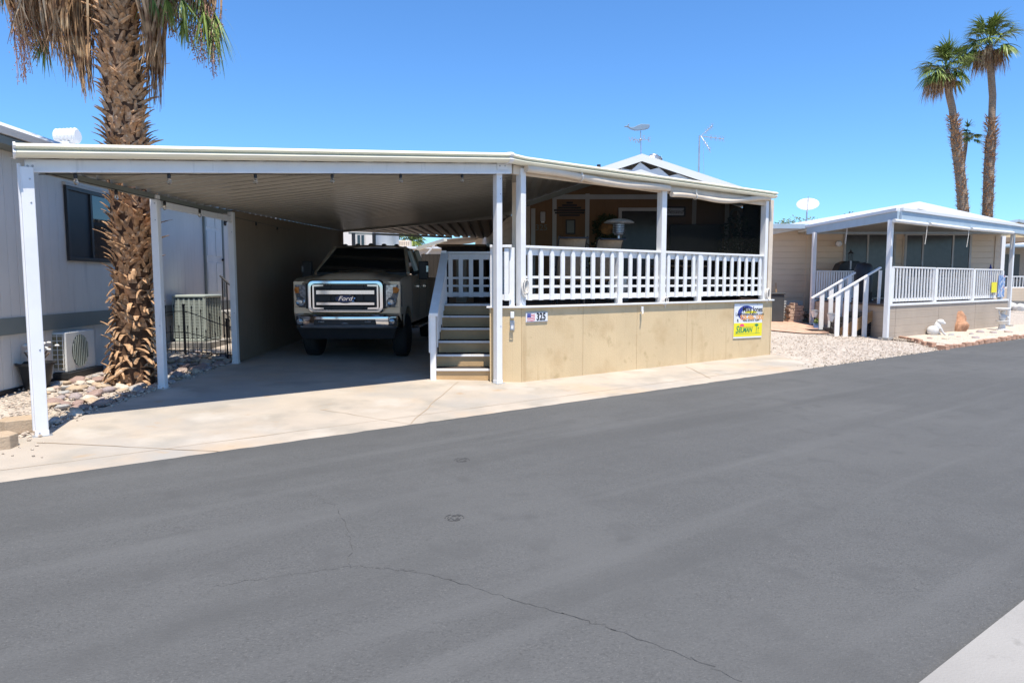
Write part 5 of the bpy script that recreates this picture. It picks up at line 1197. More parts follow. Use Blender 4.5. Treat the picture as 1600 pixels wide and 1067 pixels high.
# home with rooftop cooler
Yq = 36; a = PY(588, 392, Yq); b = PY(690, 392, Yq); zt_ = PY(600, 389, Yq).z; fh = thing('rear_home', 'low home with a rooftop cooler on it seen past the truck roof', 'mobile home', (a.x, Yq, .5))
MB().box(a.x, b.x, Yq, Yq+6, .3, zt_).build('wall', M_beige, fh); MB().box(a.x-.2, b.x+.2, Yq-.2, Yq+6, zt_+.003, zt_+.12).build('roof', M_roofw, fh)
a = PY(621.5, 375, Yq); b = PY(639, 385, Yq); ec = thing('evaporative_cooler', 'boxy cream evaporative cooler with slatted sides on a rear roof', 'cooler', (a.x, Yq+.4, zt_+.1))
MB().box(a.x, b.x, Yq+.3, Yq+1.0, zt_+.1, a.z).build('casing', M_cream, ec, bev=.02)
for i in range(5): x_ = a.x+(b.x-a.x)*(i+.5)/5; MB().box(x_-.035, x_+.035, Yq+.285, Yq+.299, zt_+.2, a.z-.08).build('slat_panel', M_taupe, ec)
# neighbouring awning with brace and dark shed added as shade behind the truck
Yr = 27.0; rc = thing('rear_awning', 'rear awning with cream gutter and thin white diagonal brace beyond the truck', 'awning', tuple(PY(690, 400, Yr)))
ga_, gb_ = PY(650, 386, Yr+7), PY(693, 372.5, Yr); ga2, gb2 = PY(652, 391, Yr+7), PY(694, 377, Yr)
mb = MB(); mb.prism([ga_, gb_, gb2, ga2], (.12, 0, 0)); mb.build('gutter', M_gut, rc)
mb = MB(); mb.add([ga_+Vector((.13, 0, -.02)), gb_+Vector((.13, 0, -.02)), gb_+Vector((2.6, 0, .2)), ga_+Vector((2.6, 0, .2))], [(0, 1, 2, 3)]); o = mb.build('roof', M_encl, rc); o.modifiers.new('t', 'SOLIDIFY').thickness = .04
MB().beam(PY(679, 383, Yr), PY(664, 400, Yr), .06, .06).build('brace', M_white, rc)
MB().beam((PY(662, 400, Yr).x, Yr, gz(-3, Yr)), (PY(662, 400, Yr).x, Yr, PY(662, 396, Yr).z), .08, .08, (0, 1, 0)).build('post', M_encl, rc)
MB().box(PY(657, 400, 26.5).x, PY(760, 400, 26.5).x, 26.7, 26.8, gz(-2, 26), PY(657, 397, 26.7).z).build('shade_back_wall', M_backdrop, rc)  # dark sheet added under the awning, stands in for deep shade
sh = thing('shade_backdrop', 'added dark shed wall behind the stair landing at the end of the carport', 'backdrop', (-1.8, 24, gz(-1, 24)))  # added dark body: dims the truck side and the view past the railing
xa_ = PY(690, 400, 24).x; MB().box(xa_, -.9, 24, 26.5, gz(-1, 19.5), 2.85).build('wall', M_backdrop, sh); MB().box(xa_-.15, -.9, 23.85, 26.6, 2.853, 2.92).build('roof', M_encl, sh)
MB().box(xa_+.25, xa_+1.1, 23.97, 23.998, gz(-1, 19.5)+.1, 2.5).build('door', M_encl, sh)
wa_ = thing('water_heater_cabinet', 'ribbed grey cabinet behind the landing railing', 'cabinet', (-1.0, 16.5, .3))
x0, x1 = PY(712, 400, 16.5).x, PY(728, 400, 16.5).x; MB().box(x0, x1, 16.5, 16.9, .25, PY(720, 401, 16.5).z).build('body', M_taupe, wa_, bev=.01)
for i in range(5): MB().box(x0+(x1-x0)*(i+.4)/5, x0+(x1-x0)*(i+.7)/5, 16.48, 16.499, .3, PY(720, 403, 16.5).z).build('rib', M_taupe, wa_)

#@@RIGHT
# ------------------------------------------------------------------ right neighbour home and porch
NB = G(1384, 530); nd = dd(NB)
NRs = ss(PL(1573, 500, NB, SD)); NBs = ss(NB); gN = gz(NB.x, NB.y)
def NL(px, py, off=0): return PL(px, py, SN(0, nd+off), SD)
nzD = NL(1388, 475.5).z; nzR = NL(1388, 416).z; nzF0 = NL(1388, 343).z; nzF1 = NL(1388, 331).z
YN = 25.5; xW0 = PY(1197, 400, YN).x; xW1 = PY(1562, 400, YN).x; xR = PY(1423, 314, YN).x
n2 = thing('mobile_home', 'beige lap sided mobile home with low white gabled roof at right', 'mobile home', (xW0, YN, .3))
apx = PY(1423, 316, YN-.5).z; ex0, ex1 = PY(1204, 350, YN-.5).x-1.0, PY(1590, 351, YN-.5).x
el0 = PY(1262, 346, YN-.5).z; sl0 = (apx-el0)/(xR-PY(1262, 346, YN-.5).x); er0 = PY(1588, 350, YN-.5).z; sl1 = (apx-er0)/(PY(1588, 350, YN-.5).x-xR)
wl_ = apx-.25; MB().prism([(xW0, YN, .2), (xW1, YN, .2), (xW1, YN, wl_-sl1*(xW1-xR)), (xR, YN, wl_), (xW0, YN, wl_-sl0*(xR-xW0))], (0, .12, 0)).build('front_wall', M_beige, n2)
MB().box(xW0, xW0+.12, YN+.13, YN+14, .2, 3.0).build('side_wall', M_beige, n2); MB().box(xW1-.12, xW1, YN+.13, YN+14, .2, 3.2).build('side_wall', M_beige, n2)
for sg_, ex, sl in ((-1, ex0, sl0), (1, ex1, sl1)):
    ez = apx-sl*abs(ex-xR)
    MB().prism([(xR, YN-.5, apx), (ex, YN-.5, ez), (ex, YN-.5, ez-.08), (xR, YN-.5, apx-.08)], (0, 15, 0)).build('roof', M_roofw, n2)
    MB().prism([(xR, YN-.54, apx+.02), (ex, YN-.54, ez+.02), (ex, YN-.54, ez-.24), (xR, YN-.54, apx-.24)], (0, .03, 0)).build('gable_fascia', M_roofw, n2)
a, b, c = PY(1396, 329, YN-.2), PY(1417, 325, YN-.2), PY(1462, 335, YN-.2)
MB().prism([(a.x-.2, YN-.2, a.z-.35), (a.x-.2, YN-.2, a.z), (b.x, YN-.2, apx-.22), (c.x+.4, YN-.2, c.z), (c.x+.4, YN-.2, c.z-.25)], (0, .03, 0)).build('gable_panel', M_tanx, n2)
for (x0, y0, x1, y1, nm, muls) in ((1322, 367, 1394, 420, 'sliding_door', (1356,)), (1417, 368, 1512, 420, 'window', (1442, 1489))):
    a = PY(x0, y0, YN-.01); b = PY(x1, y1, YN-.01); zb_ = nzD+.05 if nm == 'sliding_door' else b.z-.3
    f_ = MB(); f_.box(a.x-.08, a.x+.0, YN-.05, YN-.001, zb_, a.z+.08).box(b.x, b.x+.08, YN-.05, YN-.001, zb_, a.z+.08).box(a.x, b.x, YN-.05, YN-.001, a.z, a.z+.08)
    f_ = f_.build(nm, M_trim, n2); MB().box(a.x, b.x, YN-.03, YN-.002, zb_, a.z-.001).build('pane', M_screen, f_)
    for m_ in muls: x_ = PY(m_, y0, YN).x; MB().box(x_-.03, x_+.03, YN-.055, YN-.031, zb_, a.z).build('mullion', M_trim, f_)
for px in (1262, 1412, 1556): x_ = PY(px, 400, YN).x; MB().box(x_-.06, x_+.06, YN-.03, YN-.001, .3, 3.3).build('corner_board', M_beige, n2)
# left awning fascia of this home
aw0, aw1 = PY(1195, 350, YN-.9), PY(1263, 352, YN-.9); MB().box(aw0.x-.6, aw1.x, YN-.95, YN-.9, aw0.z-.17, aw0.z+.0).build('awning_fascia', M_blueg, n2, bev=.005)
MB().box(aw0.x-.6, aw1.x, YN-.9, YN+.0, aw0.z-.05, aw0.z-.0).build('awning_roof', M_roofw, n2)
# porch of the right neighbour
pr_ = thing('porch', 'neighbouring raised porch with flat white roof, taupe skirting and white picket railing', 'porch', tuple(NB))
C1 = SN(NBs-.1, nd-.25, 0); C2 = SN(NRs+.35, nd-.25, 0); C4x = PY(1262, 352, YN-.9).x
rp_ = [(C1.x, C1.y), (C2.x, C2.y), (C2.x, YN-.1), (C4x, YN-.1), (C4x, YN-.95)]
MB().prism([(x, y, nzF0+.05) for x, y in rp_], (0, 0, .05)).build('roof', M_ceil, pr_)
MB().prism([(x, y, nzF0+.102) for x, y in rp_], (0, 0, .06)).build('roof_top', M_roofw, pr_)
zc0, zc1 = nzF0-.03, nzF1
def fas(p, q, nm='fascia'):
    p = Vector((p[0], p[1], 0)); q = Vector((q[0], q[1], 0)); Mx = wallM(p, q-p); L_ = (q-p).length
    MB(Mx).box(0, L_, -.06, -.0, zc0, zc1).build(nm, M_blueg, pr_, bev=.006); MB(Mx).box(0, L_, -.10, -.0, zc1+.002, zc1+.09).build(nm+'_cap', M_roofw, pr_, bev=.006)
fas((C4x, YN-.95), (C1.x, C1.y)); fas((C1.x, C1.y), (C2.x, C2.y))
MB(wallM((C4x, YN-1.1, 0), (1, 0, 0))).box(0, C2.x-C4x, 0, .08, zc0+.02, zc0+.14).build('inner_beam', M_blueg, pr_)
for p, z0, nm in ((SN(NBs-.02, nd-.0, 0), gN, 'post'), (SN(NRs+.1, nd+.0, 0), gz(*SN(NRs, nd).xy), 'post')):
    MB(wallM(p, SD)).box(-.06, .06, -.06, .06, z0, zc0+.02).build(nm, M_white, pr_, bev=.006)
    MB(wallM(p, SD)).box(-.14, .14, -.14, .14, z0-.02, z0+.05).build('post_footing', M_walk, pr_)
q4 = PY(1268, 500, 23.7); MB().box(q4.x-.06, q4.x+.06, 23.64, 23.76, gz(q4.x, 23.7), zc0+.02).build('post', M_white, pr_, bev=.006)
q5 = PY(1562, 440, 26.2); MB().box(q5.x-.07, q5.x+.07, 26.1, 26.24, .2, zc0+.05).build('post', M_white, pr_, bev=.006)
# deck and skirting
xs_ = PY(1346, 470, 23.7).x
MB().prism([(SN(NBs, nd+.03).x, SN(NBs, nd+.03).y, nzD-.06), (SN(NRs, nd+.03).x, SN(NRs, nd+.03).y, nzD-.06), (SN(NRs, nd).x, YN, nzD-.06), (q4.x+1.0, YN, nzD-.06), (q4.x, 23.75, nzD-.06), (SN(NBs, nd).x+.1, 23.75, nzD-.06)], (0, 0, .05)).build('deck_floor', M_deck, pr_)
js_ = [NBs+.05, ss(NL(1399, 500)), ss(NL(1466, 500)), ss(NL(1523, 500)), NRs]
for a_, b_ in zip(js_, js_[1:]): MB(wallM(SN(a_, nd, 0), SD)).box(.008, b_-a_-.008, 0, .03, -.05, nzD-.05).build('skirt_panel', M_taupe, pr_)
MB(wallM(SN(NBs+.05, nd, 0), SD)).box(0, NRs-NBs-.05, .031, .05, -.05, nzD-.07).build('skirt_backing', M_soil, pr_)
MB(wallM(SN(NBs, nd, 0), SD)).box(0, NRs-NBs, -.03, .03, nzD-.05, nzD+.015).build('edge_trim', M_white, pr_)
sk0 = SN(NBs+.04, nd, 0); MB(wallM((sk0.x+.02, 23.7, 0), (0, -1, 0))).box(0, 23.7-sk0.y, 0, .03, 0, nzD-.05).build('skirt_panel', M_taupe, pr_)
MB().box(q4.x, xs_+.4, 23.72, 23.75, .1, nzD-.05).build('skirt_panel', M_taupe, pr_); MB().box(q4.x, xs_+.4, 23.69, 23.719, nzD-.05, nzD+.015).build('edge_trim', M_white, pr_)
n0 = NBs+.2; seg = [n0, ss(NL(1462, 450)), ss(NL(1521, 450)), ss(NL(1566, 450))]
nd2 = nd+.06
for (a_, b_), k in zip(zip(seg, seg[1:]), (14, 14, 13)):
    railing(pr_, SN(a_+.05, nd2), SN(b_-.05, nd2), nzD, nzR, k, M_wood_w, base=.06, mids=(), bw=.05, bt=.03, pointed=False, subrail=False, topw=.12)
for s_ in seg: MB(wallM(SN(s_, nd2, 0), SD)).box(-.07, .07, -.07, .05, nzD, nzR-.045).build('rail_post', M_wood_w, pr_)
Yl = 23.7; zl2 = PY(1300, 425, Yl).z
railing(pr_, (q4.x+.08, Yl), (PY(1338, 440, Yl).x, Yl), nzD, max(zl2, nzR-.05), 17, M_wood_w, base=.06, mids=(), bw=.05, pointed=False, subrail=False)
MB().box(PY(1338, 440, Yl).x, PY(1345, 440, Yl).x, Yl-.06, Yl+.06, .3, nzR).build('rail_post', M_wood_w, pr_)
# stairs with two hand rails
sxA, sxB = PY(1304, 520, 20.0).x, PY(1374, 470, 20.0).x; Yf, Yk = 19.75, 21.1; gS = gz(9.5, 20.3)
for k in range(5):
    x0 = sxA+.15+(sxB-sxA-.15)*k/5; z_ = gS+(nzD-gS)*(k+1)/5.6
    MB().box(x0, sxB+.1, Yf+.18, Yk, z_-.17, z_-.02).build('step', M_tarp, pr_); 
MB().prism([(sxA+.12, Yf+.12, gS), (sxA+.4, Yf+.12, gS), (sxB+.1, Yf+.12, nzD-.28), (sxB+.1, Yf+.12, nzD-.02), (sxA+.12, Yf+.12, gS+.22)], (0, .04, 0)).build('stringer', M_wood, pr_)
for Yy, pxs, (hx0_, hy0_), (hx1_, hy1_) in ((Yf, (1308, 1321.5, 1335.5, 1351), (1294, 467), (1376, 418)), (Yk+.1, (1283, 1297, 1312, 1325), (1268, 466), (1336, 426))):
    A_ = PY(hx0_, hy0_, Yy); B_ = PY(hx1_, hy1_, Yy)
    MB().beam(A_, B_, .10, .045).build('hand_rail', M_wood_w, pr_, bev=.004)
    for px in pxs:
        x_ = PY(px, 500, Yy).x; t = (x_-A_.x)/(B_.x-A_.x); MB().box(x_-.065, x_+.065, Yy-.02, Yy+.02, gz(x_, Yy)-.02, A_.z+(B_.z-A_.z)*t-.02).build('baluster', M_wood_w, pr_)
bx = PY(1371, 480, Yf).x; MB().prism([(bx, Yf+.02, gS-.03), (bx+.06, Yf+.02, gS-.03), (bx+.10, Yf+.02, nzR-.1), (bx+.02, Yf+.02, nzR-.1)], (0, .04, 0)).build('newel_post', M_wood_w, pr_)
# rolled shades
def shade(px0, py0, px1, py1, label, left=False):
    if left: A_, B_ = PL(px0, py0, (C1.x, C1.y), (C4x-C1.x, YN-.95-C1.y)), PL(px1, py1, (C1.x, C1.y), (C4x-C1.x, YN-.95-C1.y))
    else: A_, B_ = NL(px0, py0, -.33), NL(px1, py1, -.33)
    t = thing('roller_blind', label, 'blind', tuple(A_), 'rolled white blinds of the right porch')
    MB().cyl(A_, B_, .05, n=12).build('roll', M_statue, t, smooth=60)
    if px0 < 1560: MB().tube([B_+Vector((0, 0, -.04)), B_+Vector((-.01, 0, -.25)), B_+Vector((-.04, 0, -.55))], .010, 5).build('pull_cord', M_rope, t)
shade(1397, 345, 1449, 351, 'white rolled blind, first right of the corner post of the right porch')
shade(1453, 350.5, 1514, 358, 'white rolled blind, middle of the right porch front'); shade(1518, 358, 1583, 364, 'white rolled blind at the far right end of the right porch')
shade(1270, 359, 1324, 353, 'white rolled blind on the left side of the right porch', True)
# barbecue, lantern, dish
gq_ = PY(1331, 440, 23.2); gy = 24.4; gxx = PY(1331, 420, gy).x; gr2 = thing('barbecue', 'barbecue under a black cover on the right porch near the stairs', 'barbecue', (gxx, gy, nzD))
mb = MB(); z9 = PY(1331, 408, gy).z; mb.prism([(gxx-.45, gy, nzD), (gxx-.50, gy, z9-.35), (gxx-.38, gy, z9-.08), (gxx-.2, gy, z9), (gxx+.25, gy, z9), (gxx+.4, gy, z9-.12), (gxx+.5, gy, z9-.35), (gxx+.45, gy, nzD)], (0, .5, 0)); mb.build('cover', M_tarp, gr2, bev=.04)
MB().beam((gxx-.3, gy-.04, z9-.3), (gxx+.3, gy-.04, z9-.3), .02, .02).build('handle', M_black, gr2)
gxx = PY(1352, 420, 21.6).x; z9 = PY(1352, 409, 21.6).z; cb = thing('covered_smoker', 'tall rounded black covered grill beside the top of the right stairs', 'barbecue', (gxx, 21.6, nzD))
MB().lathe((gxx, 21.7, nzD-.02), [(.24, 0), (.27, .4), (.27, z9-nzD-.2), (.20, z9-nzD-.05), (.02, z9-nzD)], 18).build('cover', M_tarp, cb, smooth=50); MB().cyl((gxx+.15, 21.45, nzD), (gxx+.15, 21.45, nzD+.3), .02).build('leg', M_black, cb)
p = PY(1304, 403, 25.2); ln2 = thing('porch_lantern', 'small dark metal lantern on the left railing of the right porch', 'lantern', tuple(p))
mb = MB(); 
for a in range(4): mb.beam((p.x+.07*math.cos(a*1.57+.8), 24.0+.07*math.sin(a*1.57+.8), p.z-.45), (p.x+.07*math.cos(a*1.57+.8), 24.0+.07*math.sin(a*1.57+.8), p.z+.1), .015, .015, (0, 1, 0))
mb.box(p.x-.09, p.x+.09, 23.92, 24.08, p.z+.1, p.z+.12).box(p.x-.10, p.x+.10, 23.9, 24.1, p.z-.5, p.z-.44).lathe((p.x, 24, p.z+.12), [(.08, 0), (.02, .09), (.005, .14)], 8); mb.build('frame', M_black, ln2); MB().cyl((p.x, 24, p.z-.44), (p.x, 24, p.z-.15), .035).build('candle', M_statue, ln2)
p = PY(1308.5, 381, YN); wl2 = thing('wall_lamp', 'round pale wall light left of the sliding door of the right home', 'lamp', tuple(p)); MB().ball((p.x, YN-.12, p.z), .11, 14, 10).build('globe', M_signw, wl2, smooth=80); MB().cyl((p.x, YN-.05, p.z), (p.x, YN-.001, p.z), .09).build('base', M_steel, wl2)
Yd = YN+1.5; p = PY(1262, 321, Yd); sd3 = thing('satellite_dish', 'white oval satellite dish on the left slope of the right home roof', 'satellite dish', (p.x, Yd, p.z-.6))
mb = MB(); vs = []; nr = 6; nn = 28
ax = Vector((-.30, -.75, .60)).normalized(); xx = Vector((1, -.4, 0)).normalized(); xx = (xx-ax*xx.dot(ax)).normalized(); yy = ax.cross(xx)
for i in range(nr+1):
    r = i/nr
    for k in range(nn): a = 2*math.pi*k/nn; vs.append(p+xx*(.41*r*math.cos(a))+yy*(.30*r*math.sin(a))+ax*(.07*r*r))
mb.add(vs, [(i*nn+k, i*nn+(k+1) % nn, (i+1)*nn+(k+1) % nn, (i+1)*nn+k) for i in range(nr) for k in range(nn)]); o = mb.build('reflector', M_statue, sd3, smooth=60); o.modifiers.new('t', 'SOLIDIFY').thickness = .01
MB().tube([p-yy*.25, p-yy*.3+ax*.25, p-yy*.02+ax*.5], .016, 6).build('feed_arm', M_steel, sd3); MB().tube([p-ax*.02, p+Vector((.02, .1, -.25)), p+Vector((.02, .1, -.62))], .028, 8).build('mast', M_steel, sd3)
text('Dish', .14, frame(p+ax*.075+yy*.08, xx), M_redl, 'lettering', sd3) if False else None
# tree behind
for px, h_, r_, sd4, lab in ((1245, 3.5, 1.9, 41, 'low desert tree behind the satellite dish, left one'), (1290, 3.9, 2.3, 42, 'wider desert tree behind the satellite dish and white roof'), ):
    p = PY(px, 400, 40); tree('desert_tree', lab, p.x, 40, .4, PY(px, 341, 40).z-.4, r_, 1500, M_desl, .09, sd4)
# yard items of the right neighbour
def GG(px, py): return G(px, py)
pth_ = [(1190, 499), (1213, 500), (1245, 503), (1275, 510), (1290, 515), (1296, 521), (1255, 521), (1210, 517), (1190, 514)]
o = planar('garden_path', [GG(*q) for q in pth_], .012, M_path); tag(o, kind='structure')
o = planar('concrete_pad', [GG(1190, 496), GG(1242, 499), GG(1246, 493), GG(1190, 490)], .01, M_conc); tag(o, kind='structure')
c = Vector((PY(1240, 490, 24.6).x, 24.6, 0)); c.z = gz(c.x, c.y); h_ = PY(1240, 473, c.y).z-c.z; bk_ = thing('brick_pillar', 'short pillar of stacked tan bricks by the neighbour wall', 'brick pillar', tuple(c)); rg = random.Random(3)
nrw = 7
for r_ in range(nrw):
    for q in range(3 if r_ < nrw-1 else 1):
        x_ = c.x-.24+q*.165+(.05 if r_ % 2 else 0)+(.16 if r_ == nrw-1 else 0); w_ = .155
        MB().box(x_+rg.gauss(0, .004), x_+w_, c.y-.18+rg.gauss(0, .006), c.y+.2, c.z+r_*h_/nrw+.002, c.z+(r_+1)*h_/nrw-.006).build('brick', M_brick, bk_, bev=.005)
a = PY(1214, 471, 25.2); b = PY(1254, 496, 25.2); lt_ = thing('lattice_panel', 'white lattice skirting panel on the left part of the right home', 'lattice', (a.x, 25.3, b.z)); mb = MB(); n = 14
for i in range(n+1): x_ = a.x+(b.x-a.x)*i/n; mb.beam((x_, 25.3, gz(a.x, 25.3)), (x_, 25.3, a.z), .05, .01, (0, 1, 0))
mb.build('upright_slats', M_statue, lt_); mb = MB()
for i in range(8): z_ = gz(a.x, 25.3)+(a.z-gz(a.x, 25.3))*i/7; mb.beam((a.x, 25.285, z_), (b.x, 25.285, z_), .01, .04)
mb.build('cross_slats', M_statue, lt_)
c = GG(1200, 494); c = Vector((PY(1207, 480, 24.6).x-.05, 24.6, c.z)); tb_ = thing('trash_bin', 'dark grey wheeled trash bin just right of the tan porch corner', 'trash bin', (c.x, 24.6, c.z)); cz_ = gz(c.x, 24.6)
MB().box(c.x-.25, c.x+.35, 24.3, 24.9, cz_, cz_+.95, 0, 0).build('body', M_potb, tb_, bev=.02); MB().box(c.x-.28, c.x+.38, 24.26, 24.94, cz_+.955, cz_+1.02).build('lid', M_potb, tb_, bev=.02)
for s_ in (0, .5): MB().cyl((c.x-.2+s_, 24.95, cz_+.1), (c.x-.15+s_, 24.95, cz_+.1), .1, n=14).build('wheel', M_rub, tb_)
a = PY(1219, 442, 25.0); rk = thing('garden_tool', 'long handled garden tool leaning on the wall beside the trash bin', 'garden tool', (a.x-.15, 25.0, cz_)); MB().tube([(a.x-.12, 24.9, cz_), (a.x, 25.4, a.z)], .015, 6).build('handle', M_wood, rk); MB().box(a.x-.22, a.x-.02, 24.86, 24.9, cz_, cz_+.2).build('head', M_steel, rk)
def shrub(px, py, r, label, m=M_leaf, n=240): c = GG(px, py); mb = MB(); rg = random.Random(px); leafball(mb, (c.x, c.y, c.z+r*.8), r, n, .05, rg); tag(mb.build('small_shrub', m, calc=False, loc=c), label, 'shrub')
shrub(1252, 499, .16, 'small dark green shrub right of the brick pillar')
def pot(px, py, r, h, m, label, flowers=None):
    c = GG(px, py); t = thing('plant_pot', label, 'potted plant', tuple(c)); MB().lathe(c, [(r*.7, 0), (r, h), (r*1.08, h), (r*.9, h*.95), (.01, h*.9)], 16).build('pot', m, t, smooth=40)
    mb = MB(); leafball(mb, (c.x, c.y, c.z+h+r*.5), r*.9, 70, .05, random.Random(px)); mb.build('leaves', M_frond if flowers is None else flowers, t, calc=False)
pot(1259, 502, .17, .13, M_band, 'low wide bowl planter on the gravel beside the back porch post', M_dead); pot(1276, 513, .12, .16, M_skyb, 'small blue pot with greenery at the foot of the right stairs'); 
def solar(px, py0, py1, label):
    c = GG(px, py1); h = PY(px, py0, c.y).z; t = thing('solar_lamp', label, 'solar lamp', tuple(c)); MB().cyl((c.x, c.y, c.z), (c.x, c.y, h-.2), .016, n=8).build('stake', M_black, t)
    MB().lathe((c.x, c.y, h-.22), [(.06, 0), (.10, .14), (.11, .2), (.02, .22)], 14).build('lamp_glass', M_signw, t, smooth=40); MB().lathe((c.x, c.y, h-.02), [(.12, 0), (.12, .02), (.02, .05)], 14).build('cap', M_steel, t, smooth=40)
solar(1297.5, 490, 521, 'solar stake lamp nearest the road, in front of the right stairs'); solar(1272, 485, 512, 'solar stake lamp by the small blue pot, behind the stair foot')
c = GG(1281, 517); dm = MB(); dm.box(c.x-.35, c.x+.45, c.y-.25, c.y+.25, c.z+.012, c.z+.045); tag(dm.build('door_mat', M_tarp, bev=.01, loc=c), 'black door mat at the foot of the right neighbour stairs', 'mat')
# statues and boulders in the edged bed
def GN(px, py): return G(px, py)
def dog(px, py, h):
    c = GN(px, py); s = h/.55; t = thing('lamb_statue', 'white crouching lamb garden statue in the bed, left of the rust boulder', 'statue', tuple(c)); mb = MB()
    mb.ball((c.x-.10*s, c.y, c.z+.16*s), (.20*s, .13*s, .17*s), 14, 10, .15, 1); mb.ball((c.x+.04*s, c.y, c.z+.28*s), (.12*s, .10*s, .18*s), 12, 8, .1, 2); mb.ball((c.x+.12*s, c.y-.02, c.z+.44*s), (.12*s, .085*s, .09*s), 12, 8, .1, 3); mb.ball((c.x+.22*s, c.y-.03, c.z+.40*s), (.07*s, .05*s, .05*s), 8, 6)
    mb.tube([(c.x+.08*s, c.y-.08, c.z+.25*s), (c.x+.16*s, c.y-.10, c.z+.1*s), (c.x+.26*s, c.y-.10, c.z+.02)], [.05*s, .035*s, .03*s], 8); mb.tube([(c.x+.05*s, c.y+.06, c.z+.25*s), (c.x+.12*s, c.y+.08, c.z+.1*s), (c.x+.20*s, c.y+.08, c.z+.02)], [.05*s, .035*s, .03*s], 8)
    body_ = mb.build('body', M_statue, t, smooth=80); b2 = MB(); b2.ball((c.x+.08*s, c.y+.09, c.z+.44*s), (.03*s, .02*s, .06*s), 8, 6); b2.build('ear', M_statue, t, smooth=80)
dog(1462, 524, .5)
c = GN(1503, 519); tag(MB().ball((c.x, c.y+.2, c.z+.22), (.30, .24, .36), 18, 12, .55, 5).build('boulder', M_rockr, smooth=50, loc=c), 'rust brown upright boulder between the two white statues', 'boulder')
c = GN(1565, 517); st = thing('cherub_statue', 'white seated cherub bird bath statue by the right end of the porch', 'statue', tuple(c)); 
MB().lathe(c, [(.2, 0), (.2, .04), (.11, .07), (.09, .22), (.18, .28), (.2, .33), (.02, .34)], 16).build('pedestal', M_statue, st, smooth=50)
mb = MB(); mb.ball((c.x, c.y, c.z+.44), (.11, .09, .13), 12, 8).ball((c.x+.01, c.y, c.z+.62), (.075, .075, .085), 12, 8).tube([(c.x-.08, c.y-.02, c.z+.50), (c.x-.16, c.y-.06, c.z+.58), (c.x-.15, c.y-.03, c.z+.68)], .03, 7).tube([(c.x+.08, c.y-.02, c.z+.50), (c.x+.15, c.y-.08, c.z+.42)], .03, 7); mb.build('figure', M_statue, st, smooth=80)
MB().lathe((c.x, c.y, c.z+.68), [(.02, -.02), (.20, .0), (.22, .05), (.20, .07), (.02, .03)], 16).build('basin', M_statue, st, smooth=50)
# low red edging stones
ed = [(1390, 527), (1412, 530), (1435, 535), (1455, 541), (1473, 546)]; rg = random.Random(9); pts_ = []
def along(P_, step):
    out = []
    for a, b in zip(P_, P_[1:]):
        a, b = Vector(a), Vector(b); n = max(1, int((b-a).length/step)); out += [a.lerp(b, i/n) for i in range(n)]
    return out
E = along([GN(*q) for q in ed]+[GN(1500, 541.5), GN(1540, 535.5), GN(1580, 529.5), GN(1620, 523.5)], .36)
pe = None
for i, p in enumerate(E):
    if pe is None:
        mb = MB(); mb.box(-.17, .17, -.07, .07, 0, .11, .015, .012); pe = mb.build('edging_stone', mat('red_edging', (.40, .24, .165), .9, var=.2, vs=7, bump=.6, bs=20), bev=.015); o = pe
    else: o = pe.copy(); COL.objects.link(o)
    q = E[min(i+1, len(E)-1)]-E[max(i-1, 0)]; o.location = p+Vector((0, 0, -.02)); o.rotation_euler = (rg.gauss(0, .03), rg.gauss(0, .03), math.atan2(q.y, q.x)+rg.gauss(0, .06)); o.scale = (rg.uniform(.85, 1.05), rg.uniform(.8, 1.2), rg.uniform(.7, 1.15))
    tag(o, 'red brown edging stone in the low row around the bed of the right porch', 'edging stone', 'edging stones of the statue bed')
bed = [GN(*q) for q in ed]+[GN(1500, 541), GN(1540, 535), GN(1580, 529), GN(1620, 523)]+[SN(NRs+2.5, nd), SN(NBs, nd)]
o = planar('gravel_bed', [Vector((p.x, p.y, 0)) for p in bed], .02, mat('pale_gravel', (.50, .43, .35), .9, bump=1, bs=34, speck=[(26, (.30, .24, .2), .55, .7), (33, (.66, .6, .52), .56, .68)])); tag(o, kind='structure')
for px, py, r in ((1486, 525, .1), (1531, 520, .13), (1552, 521, .12), (1575, 520, .12), (1478, 531, .09), (1524, 529, .09), (1498, 528, .06), (1452, 530, .08), (1517, 523, .07)):
    c = GN(px, py); tag(MB().ball((c.x, c.y, c.z+.02), (r, r*.8, r*.5), 10, 7, .6, px).build('garden_stone', ROCKM[px % 7], smooth=70, loc=c), 'small loose stone lying in the statue bed', 'stone', 'loose stones in the statue bed')
# notice and towel on the right railing
for x0, y0, x1, y1, m, nm, lab in ((1549, 441, 1556, 457, M_yel, 'notice_card', 'small yellow card hung on the right porch railing'), (1560, 430, 1568, 464, M_ban, 'patterned_banner', 'blue and white patterned banner on the right end of the porch railing')):
    a = NL(x0, y0, -.02); b = NL(x1, y1, -.02); tag(MB(wallM(SN(ss(a), nd-.04, 0), SD)).box(0, ss(b)-ss(a), 0, .012, b.z, a.z).build(nm, m, loc=a), lab, 'sign')
p = NL(1547.5, 419, .8); t = thing('closed_umbrella', 'tip of a closed blue umbrella behind the right porch railing', 'umbrella', (p.x, p.y, nzD)); MB().lathe((p.x, p.y, nzD+.3), [(.06, 0), (.13, .3), (.06, .75), (.01, PY(1547, 413, p.y).z-nzD-.3)], 12).build('canopy', M_navy, t, smooth=50); MB().cyl((p.x, p.y, nzD-.01), (p.x, p.y, nzD+.35), .02).build('pole', M_wood, t)
